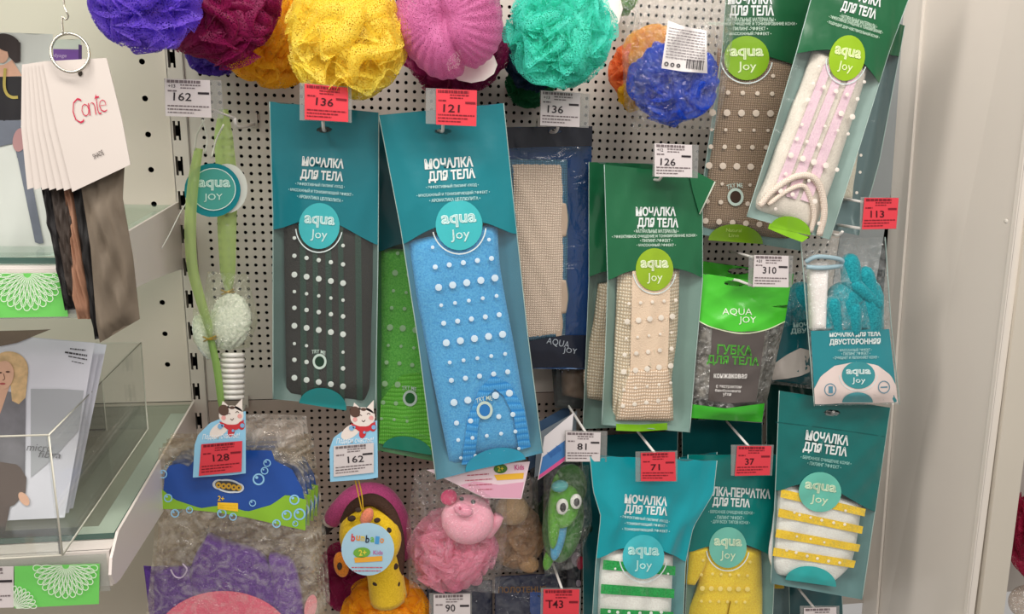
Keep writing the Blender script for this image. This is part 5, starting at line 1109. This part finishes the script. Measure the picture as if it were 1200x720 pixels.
for k in range(7):
    Sk = cardsheet(k); t = thing('sample_card', LAB[k], 'sample card', Sk.org, 'stocking sample cards on the ring')
    U, V = np.meshgrid(np.linspace(0, 1, 9), np.linspace(0, 1, 13)); A = Sk.P(U, V, .0006).reshape(-1, 3); B = Sk.P(U, V, -.0006).reshape(-1, 3); N = len(A)
    e = list(range(9)) + [9 * i + 8 for i in range(1, 13)] + [N - 1 - i for i in range(1, 9)] + [9 * i for i in range(11, 0, -1)]
    mk('card', (np.concatenate([A, B]), gridfaces(13, 9) + gridfaces(13, 9, True, N) + [[a, b, N + b, N + a] for a, b in zip(e, e[1:] + e[:1])]), CARDM, t, smooth=False)
    if k == 0:
        mk('brand_lettering', join(Sk.text('C', 91, 130, 12, 30, -8, .0012, bold=-.022), Sk.text('o', 100, 129, 9, 15, -8, .0012, bold=-.022), Sk.text('n', 108, 127.5, 8, 15, -8, .0012, bold=-.022), Sk.text('t', 114.5, 122, 6, 25, -8, .0012, bold=-.022), Sk.text('e', 120.5, 124, 8.5, 15, -8, .0012, bold=-.022)), ink((196, 40, 74)), t, smooth=False)
        mk('shade_lettering', Sk.text('SHADE', 115, 181, 13, 6, -26, .0012), ink((70, 60, 58)), t, smooth=False)
        mk('eyelet', Sk.disc(94, 86, 2.6, 3.4, w=.0012, rings=1), plain((70, 62, 56), rough=.4, metal=.6), t, smooth=False)
    if k in SW: swatch(t, *SW[k])
# ------------------------------------------------------------------ bath toys along the bottom
# netting mitt packs with a bubbly blue and green header card
def bubbles(S, L_, w): return join(*[S.disc(x, y, r, w=w, r0=.72, rings=1) for x, y, r in L_] + [S.disc(x - r * .3, y - r * .3, r * .25, w=w, rings=1) for x, y, r in L_])
BAGF = film((250, 246, 238), haze=.05, gloss=.13, bscale=50, bump=1.0, rough=.1)
BL_ = [(191, 556, 5), (197, 584, 5), (205, 602, 5), (303, 562, 7), (313, 543, 4.5), (310, 552, 4.5), (345, 586, 6), (351, 603, 7), (260, 602, 5.5), (273, 606, 4.5), (336, 604, 6), (324, 614, 5), (346, 614, 3.5), (296, 590, 4), (222, 598, 4)]
def toy_pack(label, k):
    dx, dy, dD = 4.6 * k, -5.5 * k, .018 * k; X = lambda L_: [(x + dx, y + dy) for x, y in L_]
    D = .20 - dD
    S = Sheet(X([(186, 525), (180, 640), (166, 770)]), X([(352, 525), (368, 640), (376, 770)]), (D, D + .012), bulge=.004 if k else .012, crink=.0006 if k else .0016, seed=81 + k, back=.010)
    t = thing('bath_toy_pack', label, 'bath toy', S.org, 'stack of bath toy packs with bubble cards')
    V, fa, fb = S.bag(26, 36); mk('clear_bag', (V, fa + fb), BAGF, t)
    blue = [(193, 556), (198, 546), (212, 543), (222, 548), (230, 535), (250, 530), (285, 528), (318, 528), (322, 540), (342, 550), (354, 572), (360, 600)]
    h = mk('header_card', S.area(X(blue), X([(190, 596), (215, 596), (255, 600), (290, 606), (325, 614), (358, 621)]), 40, 12, w=.001), printed((26, 76, 160)), t)
    mk('grass_print', S.area(X([(190, 574), (205, 586), (235, 596), (262, 592), (290, 600), (318, 592), (335, 580), (359, 586)]), X([(190, 597), (215, 597), (255, 601), (290, 607), (325, 615), (358, 622)]), 36, 6, w=.0016), printed((140, 190, 44)), h)
    attach(h, bubbles(S, [(x + dx, y + dy, r) for x, y, r in BL_], .0022), ink((150, 204, 240)))
    # plain clear flap with the hang slot above the card
    mk('clear_flap', S.area(X([(262, 503), (300, 502), (345, 504)]), X([(262, 530), (300, 530), (350, 548)]), 10, 6, w=-.001), film((236, 228, 220), haze=.35, gloss=.15, bscale=40, bump=.9), t)
    if k == 0:
        b = mk('gold_badge', join(S.disc(268, 570, 16, 8, 8, w=.0026), S.disc(257, 568, 8, 6, w=.0026), S.disc(278, 572, 8, 6, w=.0026)), plain((220, 226, 232), rough=.4), h)
        mk('badge_centre', join(S.disc(268, 570, 13.5, 5.8, 8, w=.0032), S.disc(258, 568, 6, 4.2, w=.0032), S.disc(277.5, 572, 6, 4.2, w=.0032)), plain((64, 66, 72), rough=.4), b)
        mk('badge_gold', join(*[S.disc(x, y, 3.2, 3.6, w=.0038, rings=1, r0=.35) for x, y in ((256, 569), (262, 570), (268, 570), (274, 571.5), (280, 572))]), plain((226, 176, 60), rough=.3, metal=.3), b)
        mk('yellow_strip', S.area([(255, 589), (279, 590)], [(255, 597), (279, 600)], 5, 4, w=.0026), plain((248, 200, 40), rough=.5), h, smooth=False)
        mk('strip_print', join(S.bars([(257, 591.5, 277, 592.5, .9), (257, 594.5, 277, 596, .9)], .0032, 8), S.text('2+', 259, 584.5, 7.5, 6, 6, .003, bold=.02)), ink((236, 196, 30)), h, smooth=False)
        pur = terry((118, 76, 176), (88, 52, 142))
        m = mk('washcloth_mitt', S.body([(166, 668), (172, 720), (174, 768)], [(226, 672), (250, 720), (260, 768)], front=-.004, ns=12, nt=20), pur, t)
        mk('washcloth_fold', S.body([(240, 634), (222, 672), (216, 768)], [(244, 634), (316, 668), (330, 768)], front=-.0025, ns=16, nt=22, drop=.004), pur, m)
        mk('washcloth_side', S.body([(314, 656), (318, 700), (318, 768)], [(322, 655), (346, 672), (362, 768)], front=-.003, ns=12, nt=18, drop=.004), terry((132, 96, 186), (98, 64, 150)), m)
        mk('pink_applique', S.dome(262, 760, 84, 67, 0, w=-.0008), terry((246, 128, 162), (232, 104, 140)), m)
        mk('pink_tip', S.disc(364, 712, 7, 15, 12, w=-.0015), terry((248, 176, 190), (236, 150, 168)), m)
        mk('handle_ring', tube(S.pt([200, 205, 213, 219, 214], [668, 676, 677, 668, 661], .001), .0011, 6, sm=6), plain((206, 190, 214), rough=.3), m)
toy_pack('front bath toy pack with a bubble header card and purple mitt', 0)
toy_pack('second bath toy pack, its card edge just behind the front one', 1)
toy_pack('third bath toy pack in the stack with bubble cards', 2)
toy_pack('rearmost bath toy pack, its clear flap highest of the stack', 3)
# shared part makers for plush puffs
def plush(col, col2=None): return terry(col, col2 or tuple(int(x * .86) for x in col))
def flat_disc(cx, cy, D, rx, ry, ang=0, th=.0006): return ell_px(cx, cy, D, rx, ry, th / mpp(at(cx, cy, D)), ang, 36, 6)
def card_round(t, cx, cy, D, r):
    S = quad_sheet([(cx - r, cy - r), (cx + r, cy - r), (cx + r, cy + r), (cx - r, cy + r)], D)
    d = mk('round_card', join(S.disc(cx, cy, r, w=.0004), (lambda v, f: (v, [q[::-1] for q in f]))(*S.disc(cx, cy, r, w=-.0004))), plain((176, 214, 234), rough=.4, var=.05, vscale=40), t, smooth=False)
    cols = [(226, 60, 60), (240, 150, 40), (236, 200, 50), (40, 50, 70), (120, 190, 70), (80, 160, 220), (240, 150, 60)]
    for i, ch in enumerate('bumbalo'): mk('card_letter', S.text(ch, cx - 17 + 5.6 * i, cy - 13.5 + .6 * i, 4.6, 9 if ch in 'bl' else 6, 6, .0012, bold=.02), ink(cols[i]), d, smooth=False)
    mk('green_patch', S.disc(cx - 7, cy + 4, 10, 6, -4, w=.0012, rings=2), plain((120, 180, 66)), d, smooth=False)
    mk('patch_figures', S.text('2+', cx - 6, cy + 4, 9, 7, -4, .0018, bold=.02), ink((240, 220, 80)), d, smooth=False)
    mk('orange_strip', S.area([(cx - 16, cy + 10), (cx + 17, cy + 8)], [(cx - 15, cy + 16), (cx + 17, cy + 14)], 6, 3, w=.0012), plain((244, 176, 60)), d, smooth=False)
    mk('kids_lettering', S.text('Kids', cx + 12, cy + 4, 11, 5, 0, .0014, bold=.01), ink((200, 90, 160)), d, smooth=False)
    mk('card_fine_print', S.bars([(cx - 19, cy + 21, cx + 17, cy + 21, 1), (cx - 17, cy + 25, cx + 15, cy + 25, 1)], .0012, 9), ink((220, 70, 90)), d, smooth=False)
# flamingo puff at the back
c = at(412, 678, .035); R = 42 * mpp(c)
t = thing('bath_toy_puff', 'dark pink flamingo bath puff behind the yellow giraffe', 'bath toy', c - np.array([0, 0, R]), 'animal bath puffs')
mk('netting', puff_mesh(c, R, 91, flat=.4, up=1.1, n=50), net((190, 44, 110), (160, 24, 90)), t)
n_ = mk('neck', tube(at(*np.array([(470, 650, .045), (466, 612, .055), (446, 584, .06), (418, 582, .065), (396, 600, .068), (388, 612, .068)]).T), np.array([13, 14, 15, 13, 11, 9]) * mpp(c), 12, sm=6), plush((204, 84, 142)), t)
mk('beak', tube(at(*np.array([(391, 606, .068), (385, 614, .069), (382, 620, .069)]).T), np.array([9.5, 7, 2]) * mpp(c), 12, sm=5), plain((230, 214, 210), rough=.7), n_)
mk('beak_tip', tube(at(*np.array([(385, 615, .070), (382, 622, .069), (385, 626, .067)]).T), np.array([7.4, 5, 1]) * mpp(c), 10, sm=4), plain((30, 24, 26), rough=.6), n_)
# giraffe puff
c = at(452, 722, .125); R = 53 * mpp(c); s_ = mpp(c)
t = thing('bath_toy_puff', 'yellow giraffe bath puff with brown spots and a round card', 'bath toy', c - np.array([0, 0, R]), 'animal bath puffs')
mk('netting', puff_mesh(c, R, 92, flat=.7, n=60, wid=(.2, .4)), net((255, 192, 30), (250, 172, 14)), t)
gy = plush((244, 206, 50), (222, 180, 30))
h = mk('head', join(ell_px(434, 628, .145, 36, 40, 24, ang=-20), tube(at(*np.array([(440, 640, .14), (450, 668, .14), (455, 700, .135)]).T), np.array([24, 20, 22]) * s_, 14, sm=6)), gy, t)
mk('ear', ell_px(400, 662, .15, 9, 15, 6, ang=-10), plush((232, 140, 50)), h)
mk('ear_spot', ell_px(398, 664, .158, 3, 4.5, 2), plain((60, 44, 36), rough=.8), h)
mk('nose', ell_px(430, 606, .168, 7, 11, 5, ang=25), plush((236, 140, 110)), h)
mane = plain((74, 48, 36), rough=.9, bump=1.0, bscale=300)
mk('mane', tube(at(*np.array([(402, 612, .135), (414, 594, .142), (436, 586, .145), (456, 600, .145), (465, 628, .145), (466, 660, .142), (464, 692, .14)]).T), np.array([4, 6, 7, 7, 8, 8, 6]) * s_, 10, sm=6), mane, h)
for x, y, rx, ry, D in ((412, 608, 5, 3.6, .163), (442, 610, 4, 3, .171), (455, 622, 4, 3.6, .165), (459, 634, 2.5, 2, .163), (463, 664, 4, 4, .159), (441, 684, 4.6, 3, .161), (466, 684, 3, 4, .156), (420, 598, 4, 3, .166)):
    mk('spot', ell_px(x, y, D, rx, ry, 2.2, ang=-10, nu=14, nv=8), plain((58, 42, 36), rough=.9), h)
card_round(t, 431, 644, .19, 31)
mk('hang_cord', join(tube(at(*np.array([(416, 562, .175), (420, 580, .172), (425, 603, .165)]).T), .0009, 6, sm=4), tube(at(*np.array([(420, 562, .175), (424, 580, .172), (426, 603, .165)]).T), .0009, 6, sm=4)), plain((232, 186, 40), rough=.6), t)
# pig puff in a clear bag
def bagged(t, L, R, D, seed, b=.03, name='clear_bag', haze=.02):
    S = Sheet(L, R, D, bulge=b, crink=.0035, seed=seed, pillow=True, back=.04); V, fa, fb = S.bag(26, 30)
    mk(name, (V, fa + fb), film((252, 252, 251), haze=haze, gloss=.11, bscale=80, bump=1.0, rough=.08), t); return S
def toy_card(t, q, D, ang):
    S = quad_sheet(q, D); d = mk('header_card', plate(S), plain((240, 214, 222), rough=.4, var=.05, vscale=40), t, smooth=False); q = np.array(q, float)
    def uvp(u, v): p = (q[0] * (1 - u) + q[1] * u) * (1 - v) + (q[3] * (1 - u) + q[2] * u) * v; return p[0], p[1]
    mk('pink_wave', S.area([uvp(.02, .55), uvp(.3, .45), uvp(.6, .6), uvp(.98, .55)], [uvp(.02, .98), uvp(.98, .98)], 14, 5, w=.0007), plain((232, 172, 196)), d, smooth=False)
    x, y = uvp(.70, .14); mk('green_patch', S.disc(x, y, 8, 5.5, ang, w=.001, rings=2), plain((70, 120, 44)), d, smooth=False)
    mk('patch_figures', S.text('2+', x, y, 7, 6, ang, .0016, bold=.02), ink((226, 200, 60)), d, smooth=False)
    a, b, c_, e = uvp(.60, .30), uvp(.96, .30), uvp(.96, .46), uvp(.60, .46)
    mk('orange_strip', S.area([a, b], [e, c_], 4, 3, w=.001), plain((246, 190, 60)), d, smooth=False)
    x, y = uvp(.9, .14); mk('kids_lettering', S.text('Kids', x, y, 11, 6, ang, .0014, bold=.01), ink((206, 70, 140)), d, smooth=False)
    def row(u0, u1, v): return uvp(u0, v) + uvp(u1, v) + (1.1,)
    mk('fine_print', S.bars([row(.3, .55, .25), row(.2, .55, .4), row(.15, .5, .55), row(.15, .45, .7)], .0012, 5), ink((190, 90, 110)), d, smooth=False)
c = at(530, 645, .125); R = 54 * mpp(c)
t = thing('bath_toy_puff', 'pink pig bath puff in a clear bag under a pink card', 'bath toy', c - np.array([0, 0, R]), 'animal bath puffs')
mk('netting', puff_mesh(c, R, 93, flat=.6, up=.92, n=60), net((255, 184, 210), (255, 164, 198), trans=.5), t)
pk = plush((255, 186, 206), (250, 168, 190))
h = mk('head', ell_px(548, 609, .15, 31, 29, 20, ang=12), pk, t)
mk('ear', ell_px(526, 583, .15, 10, 9, 5, ang=-30), plush((232, 70, 124)), h)
mk('ear', ell_px(566, 590, .14, 8, 8, 5, ang=30), plush((240, 150, 176)), h)
sn = mk('snout', ell_px(543, 598, .172, 12, 8, 6, ang=20), plush((254, 166, 192)), h)
for x, y in ((539, 596), (547, 600)): mk('nostril', ell_px(x, y, .178, 1.5, 2, 1.2), plain((206, 92, 126), rough=.8), sn)
for x, y in ((541, 585), (554.5, 588.5)): mk('eye', ell_px(x, y, .1705, 2.8, 2.6, 2), plain((24, 18, 20), rough=.15, spec=.8), h)
mk('arm', tube(at(*np.array([(570, 626, .14), (580, 612, .145), (585, 604, .145)]).T), np.array([8, 8, 6]) * mpp(c), 12, sm=5), pk, t)
bagged(t, [(486, 552), (476, 620), (480, 690)], [(594, 560), (594, 630), (584, 696)], (.16, .15), 94, b=.03)
toy_card(t, [(500, 551), (621, 541), (611, 585), (568, 584)], .172, -4)
# beige puff toy in a bag
c = at(604, 628, .035); R = 36 * mpp(c)
t = thing('bath_toy_puff', 'beige bath puff toy in a clear bag, right of the pink pig', 'bath toy', c - np.array([0, 0, R]), 'animal bath puffs')
mk('netting', puff_mesh(c, R, 95, flat=.6, up=1.1, n=50), net((236, 200, 162), (214, 178, 138)), t)
mk('paw', ell_px(619, 661, .06, 13, 11, 8, ang=20), plush((214, 172, 126)), t)
mk('head', ell_px(600, 598, .05, 20, 18, 12), plush((210, 176, 138)), t)
bagged(t, [(578, 560), (574, 620), (577, 670)], [(630, 560), (632, 620), (628, 672)], (.07, .07), 96, b=.02)
# green owl in a bag with a leaning header card
t = thing('bath_toy_puff', 'green owl bath toy in a clear bag, left of the turquoise pack', 'bath toy', at(660, 672, .10), 'animal bath puffs')
og = plush((110, 184, 58), (78, 150, 40))
o = mk('body', join(ell_px(660, 612, .095, 24, 48, 14, ang=8), ell_px(668, 570, .09, 20, 26, 12)), plush((70, 132, 50), (40, 96, 34)), t)
mk('wing', ell_px(650, 600, .11, 8, 44, 8, ang=3), og, o); mk('belly', ell_px(655, 628, .115, 8, 30, 6, ang=12), plush((96, 178, 214), (70, 150, 196)), o)
mk('face_patch', ell_px(662, 594, .113, 17, 26, 8, ang=14), og, o); mk('crest', ell_px(656, 570, .114, 10, 7, 5, ang=-10), plush((90, 190, 190)), o)
for x, y, r in ((659, 594, 9.5), (675, 588, 9)):
    e_ = mk('eye', ell_px(x, y, .126, r * .75, r, 3.4, ang=6), plain((236, 236, 230), rough=.5), o); mk('pupil', ell_px(x + .8, y + 1, .1305, r * .38, r * .55, 2, ang=6), plain((26, 24, 26), rough=.3), e_)
mk('foot_tuft', ell_px(643, 655, .105, 6, 14, 5, ang=15), og, o)
bagged(t, [(637, 548), (636, 620), (638, 676)], [(690, 545), (694, 610), (676, 664)], (.125, .12), 97, b=.03)
S = quad_sheet([(638, 512), (672, 484), (668, 536), (630, 563)], .142); d = mk('header_card', plate(S), plain((236, 230, 232), rough=.4), t, smooth=False)
mk('card_blue', S.area([(636, 536), (650, 525), (667, 513)], [(632, 557), (650, 544), (665, 533)], 8, 4, w=.0007), plain((70, 130, 196)), d, smooth=False)
mk('card_pink', S.area([(632, 557), (650, 544), (665, 533)], [(631, 562), (650, 549), (666, 537)], 8, 3, w=.0008), plain((226, 90, 150)), d, smooth=False)
mk('card_lettering', S.text('bumb', 650, 529, 16, 8, -36, .0012, bold=.02), ink((60, 110, 180)), d, smooth=False)
for k, (a, b) in enumerate((((612, 508), .062), ((604, 500), .034))):
    x, y = a; S = quad_sheet([(x + 18, y), (x + 64, y - 26), (x + 62, y + 26), (x + 14, y + 52)], b)
    t = thing('bath_toy_puff', ('dark owl pack card just behind the front owl card', 'blue-grey pack card furthest behind the owl card')[k], 'bath toy', S.org, 'owl packs behind the front one')
    mk('header_card', plate(S), plain(((130, 140, 150), (70, 96, 128))[k], rough=.4, var=.1, vscale=30), t, smooth=False)
    mk('netting', puff_mesh(at(x + 52, y + 92, b - .012), 34 * mpp(at(x + 52, y + 92, b)), 120 + k, flat=.12, n=30, up=1.4), net((44, 84, 50), (30, 60, 40)), t)
# navy towel packs behind and below
def towel(label, q, D, col, seed, word=None):
    S = sheet4(q, D, bulge=.006, crink=.0012, seed=seed); t = thing('towel_pack', label, 'towel', S.org, 'navy towel packs at the bottom')
    V, fa, fb = S.bag(16, 22); mk('towel', (V, fa + fb), plain(col, rough=.5, var=.12, vscale=30, bump=.4, bscale=60), t)
    mk('clear_sleeve', S.area([(q[0][0] + 1, q[0][1] + 1), (q[1][0] - 1, q[1][1] + 1)], [(q[3][0] + 1, q[3][1] - 1), (q[2][0] - 1, q[2][1] - 1)], 12, 14, w=.0014), film((236, 240, 246), haze=.02, gloss=.12, bscale=50, bump=1.0), t)
    if word: mk('word_lettering', S.text(*word, .0022, bold=.02), ink((120, 92, 62)), t, smooth=False)
    return t, S
t, S = towel('navy towel pack with dull gold lettering, below the beige puff toy', [(580, 676), (655, 672), (655, 770), (580, 770)], .075, (22, 30, 62), 101, ('ПОЛОТЕНЦЕ', 612, 692, 56, 8.5, -1))
mk('blue_strip', S.area([(621, 694), (640, 693)], [(621, 764), (640, 764)], 4, 8, w=.0006), plain((44, 84, 156)), t)
towel('navy towel pack below the pink pig, behind the 90 price tag', [(500, 684), (577, 680), (577, 770), (500, 770)], .06, (20, 28, 60), 102)
towel('tall dark navy towel pack behind the owl', [(616, 520), (680, 520), (680, 690), (640, 690)], .012, (16, 20, 40), 103)
t, S = towel('black printed pack with red and pale blobs, left of the turquoise pack', [(664, 600), (681, 600), (681, 770), (664, 770)], .06, (26, 26, 36), 104)
mk('blob_print', join(*[S.disc(x, y, r, r * 1.4, w=.0008, rings=1) for x, y, r in ((676, 656, 6), (678, 684, 3), (674, 702, 4), (677, 640, 3))]), plain((196, 170, 180)), t, smooth=False)
mk('red_print', S.disc(680, 660, 4.5, 8, w=.001, rings=1), plain((206, 50, 80)), t, smooth=False)
# glimpse of the next bay past the post
c = at(1222, 630, .12); R = 40 * mpp(c)
t = thing('bath_puff', 'crimson puff glimpsed past the right-hand post', 'bath puff', c - np.array([0, 0, R]))
mk('netting', puff_mesh(c, R, 111, flat=.7, up=1.6, n=40), net((196, 40, 84), (170, 30, 74)), t)
mk('bag_foot', ell_px(1204, 706, .12, 22, 20, 10), film((236, 226, 216), haze=.4, gloss=.3, bscale=90, bump=1.0), t)
